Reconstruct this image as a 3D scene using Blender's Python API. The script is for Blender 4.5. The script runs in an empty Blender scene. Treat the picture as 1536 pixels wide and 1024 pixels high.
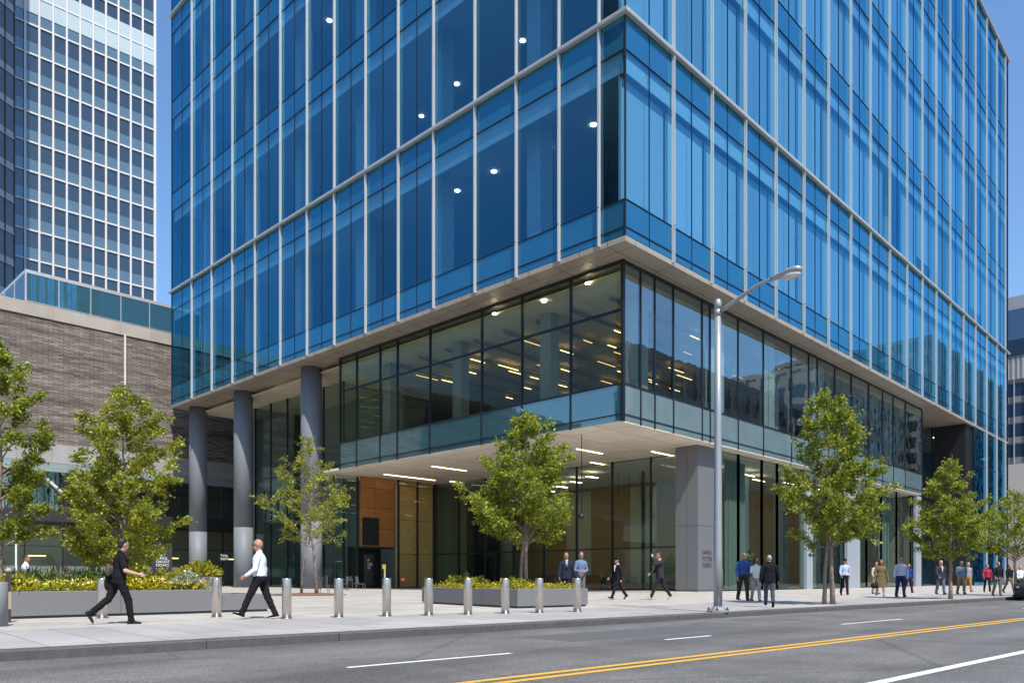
import bpy, bmesh, math, random
import numpy as np
from mathutils import Vector, Matrix, noise as mnoise

random.seed(7)
R = math.radians
scene = bpy.context.scene
COL = scene.collection
PI = math.pi

# ------------------------------------------------------------------ camera
F, HZ, CZ = 1160.0, 866.0, 0.90            # focal length (px of 1536), horizon row, eye height
FW = (0.7195, 0.6947); RT = (0.6946, -0.7193)
cam_d = bpy.data.cameras.new("camera")
cam = bpy.data.objects.new("camera", cam_d); COL.objects.link(cam)
cam.location = (0, 0, CZ)
cam.rotation_euler = (R(90), 0, -math.atan2(FW[0], FW[1]))
cam_d.sensor_width = 36.0
cam_d.lens = F / 1536 * 36.0
cam_d.shift_y = (HZ - 512) / 1536
cam_d.clip_end = 3000
scene.camera = cam

def ray(px, py=HZ):
    s = (px - 768) / F
    return Vector((RT[0]*s + FW[0], RT[1]*s + FW[1], (HZ - py) / F))
def on_z(px, py, z=0.0):
    d = ray(px, py); k = (z - CZ) / d.z
    return Vector((d.x*k, d.y*k, z))
def on_x(px, X):            # ground-plan point of a column of the view on the plane x = X
    d = ray(px); return X * d.y / d.x
def on_y(px, Y):
    d = ray(px); return Y * d.x / d.y
def at_depth(px, Z, z=0.0):
    d = ray(px); return Vector((d.x*Z, d.y*Z, z))

# ------------------------------------------------------------------ mesh builder
class MB:
    def __init__(s): s.v = []; s.f = []; s.m = []
    def quad(s, a, b, c, d, m=0):
        n = len(s.v); s.v += [tuple(a), tuple(b), tuple(c), tuple(d)]; s.f.append((n, n+1, n+2, n+3)); s.m.append(m)
        return s
    def box(s, x0, x1, y0, y1, z0, z1, m=0, M=None):
        if x1 < x0: x0, x1 = x1, x0
        if y1 < y0: y0, y1 = y1, y0
        n = len(s.v)
        P = [(x0,y0,z0),(x1,y0,z0),(x1,y1,z0),(x0,y1,z0),(x0,y0,z1),(x1,y0,z1),(x1,y1,z1),(x0,y1,z1)]
        if M is not None: P = [tuple(M @ Vector(p)) for p in P]
        s.v += P
        for q in ((0,3,2,1),(4,5,6,7),(0,1,5,4),(1,2,6,5),(2,3,7,6),(3,0,4,7)):
            s.f.append(tuple(n+i for i in q)); s.m.append(m)
        return s
    def tube(s, pts, rads, seg=10, m=0, cap=True, squash=None):
        pts = [Vector(p) for p in pts]; rings = []
        up = Vector((0,0,1))
        prev = None
        for i, p in enumerate(pts):
            if i == 0: d = pts[1]-pts[0]
            elif i == len(pts)-1: d = pts[-1]-pts[-2]
            else: d = (pts[i+1]-pts[i-1])
            d.normalize()
            if prev is None:
                a = d.cross(up) if abs(d.z) < 0.95 else d.cross(Vector((0,1,0)))
            else:
                a = prev - d * prev.dot(d)
            a.normalize(); prev = a; b = d.cross(a)
            n = len(s.v); rings.append(n)
            r = rads[i] if isinstance(rads, (list, tuple)) else rads
            ra, rb = (r, r) if not isinstance(r, tuple) else r
            for k in range(seg):
                t = 2*PI*k/seg
                s.v.append(tuple(p + a*(ra*math.cos(t)) + b*(rb*math.sin(t))))
        for i in range(len(rings)-1):
            for k in range(seg):
                k2 = (k+1) % seg
                s.f.append((rings[i]+k, rings[i]+k2, rings[i+1]+k2, rings[i+1]+k)); s.m.append(m)
        if cap:
            s.f.append(tuple(rings[0]+k for k in reversed(range(seg)))); s.m.append(m)
            s.f.append(tuple(rings[-1]+k for k in range(seg))); s.m.append(m)
        return s
    def lathe(s, prof, seg=20, m=0, c=(0,0,0)):
        rings = []
        for r, z in prof:
            n = len(s.v); rings.append(n)
            for k in range(seg):
                t = 2*PI*k/seg; s.v.append((c[0]+r*math.cos(t), c[1]+r*math.sin(t), c[2]+z))
        for i in range(len(rings)-1):
            for k in range(seg):
                k2 = (k+1) % seg
                s.f.append((rings[i]+k, rings[i]+k2, rings[i+1]+k2, rings[i+1]+k)); s.m.append(m)
        s.f.append(tuple(rings[0]+k for k in reversed(range(seg)))); s.m.append(m)
        s.f.append(tuple(rings[-1]+k for k in range(seg))); s.m.append(m)
        return s
    def ell(s, c, r, M=None, nu=14, nv=9, m=0):
        n0 = len(s.v); c = Vector(c)
        def put(x, y, z):
            p = Vector((x*r[0], y*r[1], z*r[2]))
            if M is not None: p = M @ p
            s.v.append(tuple(c + p))
        put(0,0,-1)
        for i in range(1, nv):
            ph = -PI/2 + PI*i/nv
            for k in range(nu):
                t = 2*PI*k/nu; put(math.cos(ph)*math.cos(t), math.cos(ph)*math.sin(t), math.sin(ph))
        put(0,0,1); top = len(s.v)-1
        for k in range(nu):
            k2 = (k+1) % nu
            s.f.append((n0, n0+1+k2, n0+1+k)); s.m.append(m)
            b = n0+1+(nv-2)*nu
            s.f.append((top, b+k, b+k2)); s.m.append(m)
        for i in range(nv-2):
            for k in range(nu):
                k2 = (k+1) % nu; a = n0+1+i*nu
                s.f.append((a+k, a+k2, a+nu+k2, a+nu+k)); s.m.append(m)
        return s
    def capsule(s, p0, p1, r0, r1, seg=10):
        p0 = Vector(p0); p1 = Vector(p1); d = (p1-p0); L = d.length; d = d/max(L, 1e-6)
        pts = []; rs = []
        for a in (80, 50, 22):
            pts.append(p0 - d*(r0*math.sin(R(a)))); rs.append(r0*math.cos(R(a)))
        pts.append(p0); rs.append(r0); pts.append(p1); rs.append(r1)
        for a in (22, 50, 80):
            pts.append(p1 + d*(r1*math.sin(R(a)))); rs.append(r1*math.cos(R(a)))
        return s.tube(pts, rs, seg)
    def mesh(s, name, mats, smooth=False):
        me = bpy.data.meshes.new(name)
        me.from_pydata(s.v, [], s.f)
        if not isinstance(mats, (list, tuple)): mats = [mats]
        for m in mats: me.materials.append(m)
        if len(mats) > 1: me.polygons.foreach_set("material_index", s.m)
        if smooth: me.polygons.foreach_set("use_smooth", [True]*len(me.polygons))
        me.update()
        return me
    def build(s, name, mats, parent=None, smooth=False):
        o = bpy.data.objects.new(name, s.mesh(name, mats, smooth)); COL.objects.link(o)
        if parent is not None: attach(o, parent)
        return o

def world_loc(p):
    v = Vector((0,0,0))
    while p is not None:
        v = v + p.location; p = p.parent
    return v
def attach(o, parent):                     # meshes are built in world space: keep them there
    o.parent = parent
    if not parent.get("_local"): o.matrix_parent_inverse = Matrix.Translation(-world_loc(parent)) if parent.type == "EMPTY" else Matrix.Identity(4)
def tag(o, label=None, cat=None, group=None, kind=None):
    if label: o["label"] = label
    if cat: o["category"] = cat
    if group: o["group"] = group
    if kind: o["kind"] = kind
    return o
def thing(name, label, cat, loc=(0,0,0), group=None, local=False, rz=0.0):
    o = bpy.data.objects.new(name, None); COL.objects.link(o)
    o.empty_display_size = 0.3
    o.location = loc; o.rotation_euler = (0, 0, rz)
    tag(o, label, cat, group)
    if local: LOCAL.add(o.name)
    return o
LOCAL = set()
_att = attach
def attach(o, parent):
    o.parent = parent
    top = parent
    while top.parent is not None: top = top.parent
    if top.name in LOCAL: return
    if parent.parent is None and parent.type == "EMPTY":
        o.matrix_parent_inverse = Matrix.Translation(-Vector(parent.location))
def copy_tree(o, parent=None):
    c = o.copy(); COL.objects.link(c)
    if parent is not None: c.parent = parent
    elif o.name in LOCAL: LOCAL.add(c.name)
    for ch in list(o.children): copy_tree(ch, c)
    return c

# ------------------------------------------------------------------ materials
def newmat(name):
    m = bpy.data.materials.new(name); m.use_nodes = True
    nt = m.node_tree; nt.nodes.clear()
    out = nt.nodes.new("ShaderNodeOutputMaterial")
    return m, nt, out
def N(nt, t, **kw):
    n = nt.nodes.new(t)
    for k, v in kw.items(): setattr(n, k, v)
    return n
def L(nt, a, b): nt.links.new(a, b)
def coord(nt, kind="pos", scale=(1,1,1), rot=(0,0,0)):
    mp = N(nt, "ShaderNodeMapping"); mp.inputs["Scale"].default_value = scale; mp.inputs["Rotation"].default_value = rot
    if kind == "pos": L(nt, N(nt, "ShaderNodeNewGeometry").outputs["Position"], mp.inputs["Vector"])
    else: L(nt, N(nt, "ShaderNodeTexCoord").outputs["Object"], mp.inputs["Vector"])
    return mp.outputs["Vector"]
def mixc(nt, fac, a, b, mode="MIX"):
    n = N(nt, "ShaderNodeMix", data_type="RGBA", blend_type=mode)
    for sock, v in ((n.inputs[0], fac), (n.inputs[6], a), (n.inputs[7], b)):
        if hasattr(v, "is_linked"): L(nt, v, sock)
        else: sock.default_value = (*v, 1) if isinstance(v, tuple) and len(v) == 3 else v
    return n.outputs[2]
def ramp(nt, src, p0, p1, c0=(0,0,0), c1=(1,1,1)):
    n = N(nt, "ShaderNodeValToRGB"); e = n.color_ramp.elements
    e[0].position = p0; e[1].position = p1; e[0].color = (*c0, 1); e[1].color = (*c1, 1)
    L(nt, src, n.inputs[0]); return n.outputs[0]
def tex(nt, vec, scale, detail=4.0, rough=0.55):
    n = N(nt, "ShaderNodeTexNoise"); n.inputs["Scale"].default_value = scale
    n.inputs["Detail"].default_value = detail; n.inputs["Roughness"].default_value = rough
    L(nt, vec, n.inputs["Vector"]); return n.outputs[0]
def mathn(nt, op, a, b=None, clamp=False):
    n = N(nt, "ShaderNodeMath", operation=op); n.use_clamp = clamp
    for i, v in enumerate((a, b)):
        if v is None: continue
        if hasattr(v, "is_linked"): L(nt, v, n.inputs[i])
        else: n.inputs[i].default_value = v
    return n.outputs[0]
def bumpn(nt, h, strength=0.3, dist=0.01):
    n = N(nt, "ShaderNodeBump"); n.inputs["Strength"].default_value = strength; n.inputs["Distance"].default_value = dist
    L(nt, h, n.inputs["Height"]); return n.outputs[0]
def bsdf(nt, out, col, rough=0.5, metal=0.0, normal=None, spec=0.5):
    b = N(nt, "ShaderNodeBsdfPrincipled")
    for k, v in (("Base Color", col), ("Roughness", rough), ("Metallic", metal), ("Specular IOR Level", spec)):
        if hasattr(v, "is_linked"): L(nt, v, b.inputs[k])
        else: b.inputs[k].default_value = (*v, 1) if isinstance(v, tuple) else v
    if normal is not None: L(nt, normal, b.inputs["Normal"])
    L(nt, b.outputs[0], out.inputs[0]); return b
_cache = {}
def plain(name, col, rough=0.5, metal=0.0, var=0.12, scale=3.0, bump=0.0, kind="pos", bscale=40.0):
    key = name
    if key in _cache: return _cache[key]
    m, nt, out = newmat(name)
    v = coord(nt, kind)
    n = tex(nt, v, scale)
    c = mixc(nt, n, tuple(x*(1-var) for x in col), tuple(min(1, x*(1+var)) for x in col))
    r = mathn(nt, "ADD", mathn(nt, "MULTIPLY", tex(nt, v, scale*2.3), 0.2), rough-0.1)
    nb = bumpn(nt, tex(nt, v, bscale), bump, 0.01) if bump else None
    bsdf(nt, out, c, r, metal, nb)
    _cache[key] = m; return m
def emit(name, col, s):
    m, nt, out = newmat(name)
    e = N(nt, "ShaderNodeEmission"); e.inputs[0].default_value = (*col, 1); e.inputs[1].default_value = s
    L(nt, e.outputs[0], out.inputs[0]); return m
def schlick(nt):
    """reflectance rising towards grazing, the same from both sides of the pane"""
    g = N(nt, "ShaderNodeNewGeometry"); d = N(nt, "ShaderNodeVectorMath", operation="DOT_PRODUCT")
    L(nt, g.outputs["Incoming"], d.inputs[0]); L(nt, g.outputs["Normal"], d.inputs[1])
    c = mathn(nt, "ABSOLUTE", d.outputs["Value"]); p = mathn(nt, "POWER", mathn(nt, "SUBTRACT", 1.0, c, True), 4.0)
    return mathn(nt, "ADD", mathn(nt, "MULTIPLY", p, 0.96), 0.04)
def glass(name, refl, trans, base, fres, ior=1.5, wave=0.02, wscale=0.5, rough=0.0):
    """architectural coated glass: a tinted mirror coat over tinted see-through"""
    m, nt, out = newmat(name)
    g = N(nt, "ShaderNodeBsdfGlossy"); g.inputs["Roughness"].default_value = rough
    t = N(nt, "ShaderNodeBsdfTransparent"); t.inputs["Color"].default_value = (*trans, 1)
    oi = N(nt, "ShaderNodeObjectInfo")
    L(nt, mixc(nt, oi.outputs["Random"], tuple(x*0.84 for x in refl), tuple(min(1, x*1.12) for x in refl)), g.inputs["Color"])
    fac = mathn(nt, "ADD", mathn(nt, "MULTIPLY", schlick(nt), fres), base, True)
    if wave:
        nb = bumpn(nt, tex(nt, coord(nt), wscale, 2.0), wave, 0.1)
        L(nt, nb, g.inputs["Normal"])
    mx = N(nt, "ShaderNodeMixShader"); L(nt, fac, mx.inputs[0]); L(nt, t.outputs[0], mx.inputs[1]); L(nt, g.outputs[0], mx.inputs[2])
    L(nt, mx.outputs[0], out.inputs[0]); return m
def backed_glass(name, col, refl, base, fres, rough=0.02, wave=0.02, wscale=0.5):
    m, nt, out = newmat(name)
    d = N(nt, "ShaderNodeBsdfDiffuse")
    L(nt, mixc(nt, tex(nt, coord(nt), 0.7), tuple(x*0.85 for x in col), tuple(x*1.15 for x in col)), d.inputs[0])
    g = N(nt, "ShaderNodeBsdfGlossy"); g.inputs["Color"].default_value = (*refl, 1); g.inputs["Roughness"].default_value = rough
    fac = mathn(nt, "ADD", mathn(nt, "MULTIPLY", schlick(nt), fres), base, True)
    L(nt, bumpn(nt, tex(nt, coord(nt), wscale, 2.0), wave, 0.1), g.inputs["Normal"])
    mx = N(nt, "ShaderNodeMixShader"); L(nt, fac, mx.inputs[0]); L(nt, d.outputs[0], mx.inputs[1]); L(nt, g.outputs[0], mx.inputs[2])
    L(nt, mx.outputs[0], out.inputs[0]); return m

def paver_mat(name, c1, c2, mortar, w, h, rot, stain=0.5):
    m, nt, out = newmat(name)
    v = coord(nt, "pos", (1,1,1), (0,0,rot))
    b = N(nt, "ShaderNodeTexBrick"); b.offset = 0.5
    b.inputs["Color1"].default_value = (*c1, 1); b.inputs["Color2"].default_value = (*c2, 1); b.inputs["Mortar"].default_value = (*mortar, 1)
    b.inputs["Scale"].default_value = 1.0; b.inputs["Mortar Size"].default_value = 0.010; b.inputs["Mortar Smooth"].default_value = 0.2
    b.inputs["Brick Width"].default_value = w; b.inputs["Row Height"].default_value = h; b.inputs["Bias"].default_value = 0.1
    L(nt, v, b.inputs["Vector"])
    big = ramp(nt, tex(nt, v, 0.35, 5), 0.35, 0.7, (1-0.28*stain,)*3, (1,1,1))
    fine = ramp(nt, tex(nt, v, 60, 3), 0.3, 0.7, (0.88,)*3, (1.05,)*3)
    spots = ramp(nt, tex(nt, v, 2.7, 6, 0.7), 0.28, 0.40, (0.78,0.77,0.75), (1,1,1))
    c = mixc(nt, 1.0, b.outputs[0], big, "MULTIPLY"); c = mixc(nt, 1.0, c, fine, "MULTIPLY"); c = mixc(nt, 0.6*stain, c, mixc(nt, 1.0, c, spots, "MULTIPLY"))
    bsdf(nt, out, c, 0.75, 0, bumpn(nt, b.outputs["Fac"], -0.4, 0.01))
    return m

def asphalt_mat(name):
    m, nt, out = newmat(name)
    v = coord(nt)
    vr = coord(nt, "pos", (0.05, 1.0, 1), (0, 0, R(4.1)))
    agg = N(nt, "ShaderNodeTexVoronoi"); agg.inputs["Scale"].default_value = 75; L(nt, v, agg.inputs["Vector"])
    c = ramp(nt, agg.outputs["Color"], 0.0, 1.0, (0.072,0.070,0.068), (0.245,0.236,0.224))
    f2 = ramp(nt, tex(nt, v, 140, 2), 0.35, 0.7, (0.65,)*3, (1.3,)*3)
    c = mixc(nt, 1.0, c, f2, "MULTIPLY")
    streak = ramp(nt, tex(nt, vr, 0.8, 5, 0.6), 0.3, 0.72, (0.70,0.70,0.71), (1.22,1.21,1.20))
    c = mixc(nt, 1.0, c, streak, "MULTIPLY")
    blot = ramp(nt, tex(nt, v, 0.5, 6, 0.65), 0.38, 0.62, (0.78,)*3, (1.1,)*3)
    c = mixc(nt, 1.0, c, blot, "MULTIPLY")
    # hairline cracks sealed with tar
    cr = N(nt, "ShaderNodeTexVoronoi", feature="DISTANCE_TO_EDGE"); cr.inputs["Scale"].default_value = 0.22
    wv = mixc(nt, 0.22, v, N(nt, "ShaderNodeTexNoise").outputs[1])
    nn = nt.nodes[-2] if False else None
    L(nt, wv, cr.inputs["Vector"])
    crk = ramp(nt, cr.outputs["Distance"], 0.0, 0.006, (0.55,)*3, (1,)*3)
    c = mixc(nt, 0.8, c, mixc(nt, 1.0, c, crk, "MULTIPLY"))
    bsdf(nt, out, c, 0.82, 0, bumpn(nt, agg.outputs["Distance"], 0.35, 0.006), 0.35)
    return m

def worn_paint(name, col):
    m, nt, out = newmat(name); v = coord(nt)
    w = ramp(nt, tex(nt, v, 22, 6, 0.75), 0.33, 0.42)
    c = mixc(nt, w, (0.13,0.13,0.13), mixc(nt, tex(nt, v, 3), tuple(x*0.8 for x in col), col))
    bsdf(nt, out, c, 0.65); return m

def thin_brick_mat():
    m, nt, out = newmat("long thin brick")
    # facade in x-z: map x,z -> brick u,v
    gp = N(nt, "ShaderNodeNewGeometry"); sp = N(nt, "ShaderNodeSeparateXYZ"); L(nt, gp.outputs["Position"], sp.inputs[0])
    cb = N(nt, "ShaderNodeCombineXYZ"); L(nt, mathn(nt, "ADD", sp.outputs[0], sp.outputs[1]), cb.inputs[0]); L(nt, sp.outputs[2], cb.inputs[1])
    b = N(nt, "ShaderNodeTexBrick"); b.offset = 0.43
    b.inputs["Color1"].default_value = (0.165,0.14,0.122,1); b.inputs["Color2"].default_value = (0.32,0.28,0.25,1); b.inputs["Mortar"].default_value = (0.05,0.044,0.04,1)
    b.inputs["Scale"].default_value = 1; b.inputs["Mortar Size"].default_value = 0.022; b.inputs["Brick Width"].default_value = 0.95; b.inputs["Row Height"].default_value = 0.17; b.inputs["Bias"].default_value = -0.05
    L(nt, cb.outputs[0], b.inputs["Vector"])
    mp = N(nt, "ShaderNodeMapping"); mp.inputs["Scale"].default_value = (0.05, 1.4, 1); L(nt, cb.outputs[0], mp.inputs[0])
    band = ramp(nt, tex(nt, mp.outputs[0], 1.0, 6, 0.7), 0.35, 0.62, (0.55,0.53,0.52), (1.2,1.2,1.2))
    c = mixc(nt, 1.0, b.outputs[0], band, "MULTIPLY")
    mp2 = N(nt, "ShaderNodeMapping"); mp2.inputs["Scale"].default_value = (0.5, 3.0, 1); L(nt, cb.outputs[0], mp2.inputs[0])
    c = mixc(nt, 1.0, c, ramp(nt, tex(nt, mp2.outputs[0], 2.0, 5, 0.7), 0.3, 0.7, (0.7,)*3, (1.25,)*3), "MULTIPLY")
    bsdf(nt, out, c, 0.85, 0, bumpn(nt, b.outputs["Fac"], -0.8, 0.03)); return m

def wood_mat(name, c0, c1, px, pz):
    m, nt, out = newmat(name)
    gp = N(nt, "ShaderNodeNewGeometry"); sp = N(nt, "ShaderNodeSeparateXYZ"); L(nt, gp.outputs["Position"], sp.inputs[0])
    cb = N(nt, "ShaderNodeCombineXYZ"); L(nt, mathn(nt, "ADD", sp.outputs[0], sp.outputs[1]), cb.inputs[0]); L(nt, sp.outputs[2], cb.inputs[1])
    b = N(nt, "ShaderNodeTexBrick"); b.offset = 0.0
    b.inputs["Color1"].default_value = (*c0, 1); b.inputs["Color2"].default_value = (*c1, 1); b.inputs["Mortar"].default_value = (0.02,0.012,0.008,1)
    b.inputs["Scale"].default_value = 1; b.inputs["Mortar Size"].default_value = 0.02; b.inputs["Brick Width"].default_value = px; b.inputs["Row Height"].default_value = pz
    L(nt, cb.outputs[0], b.inputs["Vector"])
    mp = N(nt, "ShaderNodeMapping"); mp.inputs["Scale"].default_value = (0.6, 9, 1); L(nt, cb.outputs[0], mp.inputs[0])
    c = mixc(nt, 1.0, b.outputs[0], ramp(nt, tex(nt, mp.outputs[0], 1.5, 6, 0.6), 0.3, 0.75, (0.6,)*3, (1.25,)*3), "MULTIPLY")
    bsdf(nt, out, c, 0.4); return m

def panel_mat(name, col, w, h, rot=0.0, rough=0.35, metal=0.0, mort=0.35, vertical=False, var=0.05, msize=0.012):
    m, nt, out = newmat(name)
    gp = N(nt, "ShaderNodeNewGeometry")
    if vertical:
        sp = N(nt, "ShaderNodeSeparateXYZ"); L(nt, gp.outputs["Position"], sp.inputs[0])
        cb = N(nt, "ShaderNodeCombineXYZ"); L(nt, mathn(nt, "ADD", sp.outputs[0], sp.outputs[1]), cb.inputs[0]); L(nt, sp.outputs[2], cb.inputs[1]); src = cb.outputs[0]
    else: src = gp.outputs["Position"]
    mp = N(nt, "ShaderNodeMapping"); mp.inputs["Rotation"].default_value = (0,0,rot); L(nt, src, mp.inputs[0])
    b = N(nt, "ShaderNodeTexBrick"); b.offset = 0.0
    b.inputs["Color1"].default_value = (*[x*(1-var) for x in col], 1); b.inputs["Color2"].default_value = (*[x*(1+var) for x in col], 1); b.inputs["Mortar"].default_value = (*[x*mort for x in col], 1)
    b.inputs["Scale"].default_value = 1; b.inputs["Mortar Size"].default_value = msize; b.inputs["Brick Width"].default_value = w; b.inputs["Row Height"].default_value = h
    L(nt, mp.outputs[0], b.inputs["Vector"])
    c = mixc(nt, 1.0, b.outputs[0], ramp(nt, tex(nt, src, 0.6, 4), 0.3, 0.7, (0.9,)*3, (1.08,)*3), "MULTIPLY")
    r = mathn(nt, "ADD", mathn(nt, "MULTIPLY", tex(nt, src, 1.7), 0.2), rough-0.1)
    bsdf(nt, out, c, r, metal, bumpn(nt, b.outputs["Fac"], -0.5, 0.01)); return m

def leaf_mat(name, c0, c1, c2, trans=0.35):
    m, nt, out = newmat(name)
    g = N(nt, "ShaderNodeNewGeometry")
    r = N(nt, "ShaderNodeValToRGB"); e = r.color_ramp.elements
    e[0].position = 0.0; e[0].color = (*c0, 1); e[1].position = 1.0; e[1].color = (*c2, 1)
    k = e.new(0.55); k.color = (*c1, 1)
    L(nt, g.outputs["Random Per Island"], r.inputs[0])
    big = tex(nt, coord(nt), 1.2, 2)
    c = mixc(nt, 1.0, r.outputs[0], ramp(nt, big, 0.3, 0.7, (0.7,0.75,0.7), (1.25,1.2,1.1)), "MULTIPLY")
    p = N(nt, "ShaderNodeBsdfPrincipled"); p.inputs["Roughness"].default_value = 0.42; L(nt, c, p.inputs["Base Color"])
    t = N(nt, "ShaderNodeBsdfTranslucent"); L(nt, mixc(nt, 1.0, c, (1.5,1.35,0.6), "MULTIPLY"), t.inputs[0])
    mx = N(nt, "ShaderNodeMixShader"); mx.inputs[0].default_value = trans
    L(nt, p.outputs[0], mx.inputs[1]); L(nt, t.outputs[0], mx.inputs[2]); L(nt, mx.outputs[0], out.inputs[0]); return m

M = {}
M["asphalt"] = asphalt_mat("worn asphalt")
M["kerb"] = plain("granite kerb", (0.085,0.08,0.077), 0.8, 0, 0.35, 9, 0.4)
M["walk"] = paver_mat("pale granite pavers", (0.365,0.35,0.325), (0.46,0.44,0.415), (0.15,0.147,0.14), 1.5, 0.75, R(4.1 + 90), 0.9)
M["plaza"] = paver_mat("warm granite pavers", (0.43,0.395,0.35), (0.53,0.49,0.435), (0.2,0.18,0.16), 1.4, 0.7, 0.0, 0.8)
M["white"] = worn_paint("white road paint", (0.8,0.8,0.78))
M["yellow"] = worn_paint("yellow road paint", (0.78,0.44,0.05))
M["fin"] = plain("light aluminium", (0.66,0.64,0.61), 0.34, 0.45, 0.06, 0.8)
M["railm"] = plain("bright aluminium", (0.66,0.63,0.57), 0.32, 0.5, 0.06, 0.8)
M["bar"] = plain("black glazing bar", (0.012,0.016,0.022), 0.4, 0.2, 0.1)
M["tglass"] = glass("blue coated glass", (0.13,0.54,0.84), (0.43,0.70,0.85), 0.14, 1.4, 1.5, 0.06, 0.35)
M["tspan"] = backed_glass("blue spandrel glass", (0.022,0.105,0.185), (0.14,0.54,0.84), 0.15, 1.4, 0.02, 0.03, 0.35)
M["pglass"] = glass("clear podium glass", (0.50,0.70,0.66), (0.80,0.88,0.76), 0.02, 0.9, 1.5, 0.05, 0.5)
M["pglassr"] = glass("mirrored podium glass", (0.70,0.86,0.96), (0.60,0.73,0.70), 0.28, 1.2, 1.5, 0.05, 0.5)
M["clearg"] = glass("clear lobby glass", (0.8,0.86,0.84), (0.93,0.95,0.90), 0.02, 0.9, 1.5, 0.05, 0.5)
M["upglass"] = glass("pale reflecting glass", (0.85,0.92,0.92), (0.72,0.80,0.76), 0.30, 1.0, 1.5, 0.06, 0.6)
M["penglass"] = backed_glass("roof box glass", (0.05,0.13,0.16), (0.6,0.85,0.95), 0.30, 1.2, 0.03)
M["shade2"] = plain("darker brightening shade", (0.50,0.52,0.53), 0.8)
M["shade3"] = plain("lighter brightening shade", (0.76,0.78,0.78), 0.8)
M["palef"] = backed_glass("pale glass strip", (0.30,0.36,0.36), (0.8,0.9,0.95), 0.15, 1.0, 0.05)
M["shade"] = plain("grey brightening shade", (0.66,0.68,0.68), 0.8)  # for the added shades that lighten the street facade's glass
M["pspanr"] = backed_glass("reflection paled backed glass", (0.17,0.25,0.27), (0.75,0.9,0.95), 0.22, 1.2, 0.03, 0.04, 0.6)  # street-side copy of the podium spandrel, its stronger reflection painted as paler diffuse
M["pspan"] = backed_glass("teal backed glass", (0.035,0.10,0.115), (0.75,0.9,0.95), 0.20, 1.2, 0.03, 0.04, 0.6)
M["gglass"] = glass("dark ground floor glass", (0.62,0.78,0.80), (0.74,0.84,0.78), 0.02, 1.0, 1.5, 0.05, 0.5)
M["band"] = plain("pale blind", (0.74,0.78,0.76), 0.7)
M["ceil"] = plain("white ceiling", (0.55,0.55,0.53), 0.8)
M["pceil"] = panel_mat("podium ceiling tiles", (0.62,0.56,0.43), 1.5, 1.5, 0, 0.7, 0, 0.6)
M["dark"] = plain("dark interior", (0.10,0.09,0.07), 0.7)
M["core"] = plain("grey core wall", (0.22,0.22,0.21), 0.7)
M["pcol"] = plain("pale interior column", (0.62,0.62,0.58), 0.6)
M["floor"] = plain("interior floor", (0.38,0.34,0.27), 0.5)
M["soffit"] = panel_mat("bronze metal soffit", (0.38,0.335,0.28), 3.75, 1.9, 0, 0.5, 0.25, 0.4, msize=0.03)
M["csoffit"] = panel_mat("pale canopy soffit", (0.78,0.70,0.59), 3.6, 3.0, 0, 0.62, 0.0, 0.45, msize=0.03)
M["fascia"] = plain("bronze fascia", (0.33,0.29,0.25), 0.3, 0.5)
M["gcol"] = plain("grey painted column", (0.17,0.185,0.205), 0.6, 0.0, 0.06, 0.5)
M["pillar"] = plain("grey metal cladding", (0.16,0.165,0.175), 0.5, 0.2, 0.05, 0.6)
M["pier"] = plain("pale grey pier", (0.36,0.40,0.44), 0.4, 0.2, 0.06, 0.6)
M["black"] = plain("black panel", (0.008,0.008,0.009), 0.5)
M["wood1"] = wood_mat("red brown wood panels", (0.34,0.125,0.032), (0.46,0.18,0.05), 2.6, 1.7)
M["wood2"] = wood_mat("golden wood panels", (0.55,0.36,0.13), (0.66,0.44,0.17), 2.4, 3.0)
M["brick"] = thin_brick_mat()
M["concrete"] = panel_mat("pale concrete coping", (0.40,0.365,0.325), 3.2, 50, 0, 0.8, 0, 0.6, True)
M["concband"] = panel_mat("grey stone band", (0.33,0.335,0.33), 3.2, 50, 0, 0.7, 0, 0.6, True)
M["wfin"] = plain("white concrete fin", (0.66,0.65,0.63), 0.6)
M["bglass"] = backed_glass("dark office glass", (0.03,0.045,0.06), (0.48,0.58,0.64), 0.12, 1.2, 0.03)
M["bspan"] = backed_glass("teal spandrel", (0.10,0.155,0.175), (0.5,0.7,0.85), 0.12, 1.0, 0.05)
M["steel"] = plain("brushed stainless", (0.55,0.52,0.49), 0.30, 0.9, 0.08, 4)
M["galv"] = plain("galvanised pole", (0.34,0.355,0.37), 0.42, 0.45, 0.06, 3, 0, "obj")
M["planter"] = plain("grey granite planter", (0.155,0.155,0.157), 0.75, 0, 0.22, 45, 0.2)
M["soil"] = plain("bark mulch", (0.16,0.09,0.055), 0.95, 0, 0.5, 25, 0.8)
M["soil2"] = plain("dry straw mulch", (0.46,0.32,0.17), 0.95, 0, 0.45, 30, 0.8)
M["bark"] = plain("grey brown bark", (0.23,0.175,0.135), 0.9, 0, 0.35, 14, 0.6)
M["leaf"] = leaf_mat("tree leaves", (0.068,0.108,0.015), (0.225,0.285,0.032), (0.48,0.51,0.08), 0.48)
M["leaf2"] = leaf_mat("yellow green leaves", (0.09,0.128,0.017), (0.265,0.305,0.033), (0.53,0.53,0.09), 0.48)
M["shrub"] = leaf_mat("planter shrub leaves", (0.09,0.13,0.012), (0.30,0.31,0.018), (0.66,0.54,0.03), 0.35)
M["dkshrub"] = leaf_mat("dark shrub leaves", (0.03,0.08,0.014), (0.08,0.16,0.025), (0.17,0.25,0.04), 0.3)
M["silver"] = leaf_mat("silvery leaves", (0.12,0.16,0.10), (0.30,0.34,0.22), (0.60,0.60,0.48), 0.2)
M["flower"] = leaf_mat("small blossoms", (0.75,0.55,0.03), (0.80,0.62,0.05), (0.85,0.80,0.55), 0.2)
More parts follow.
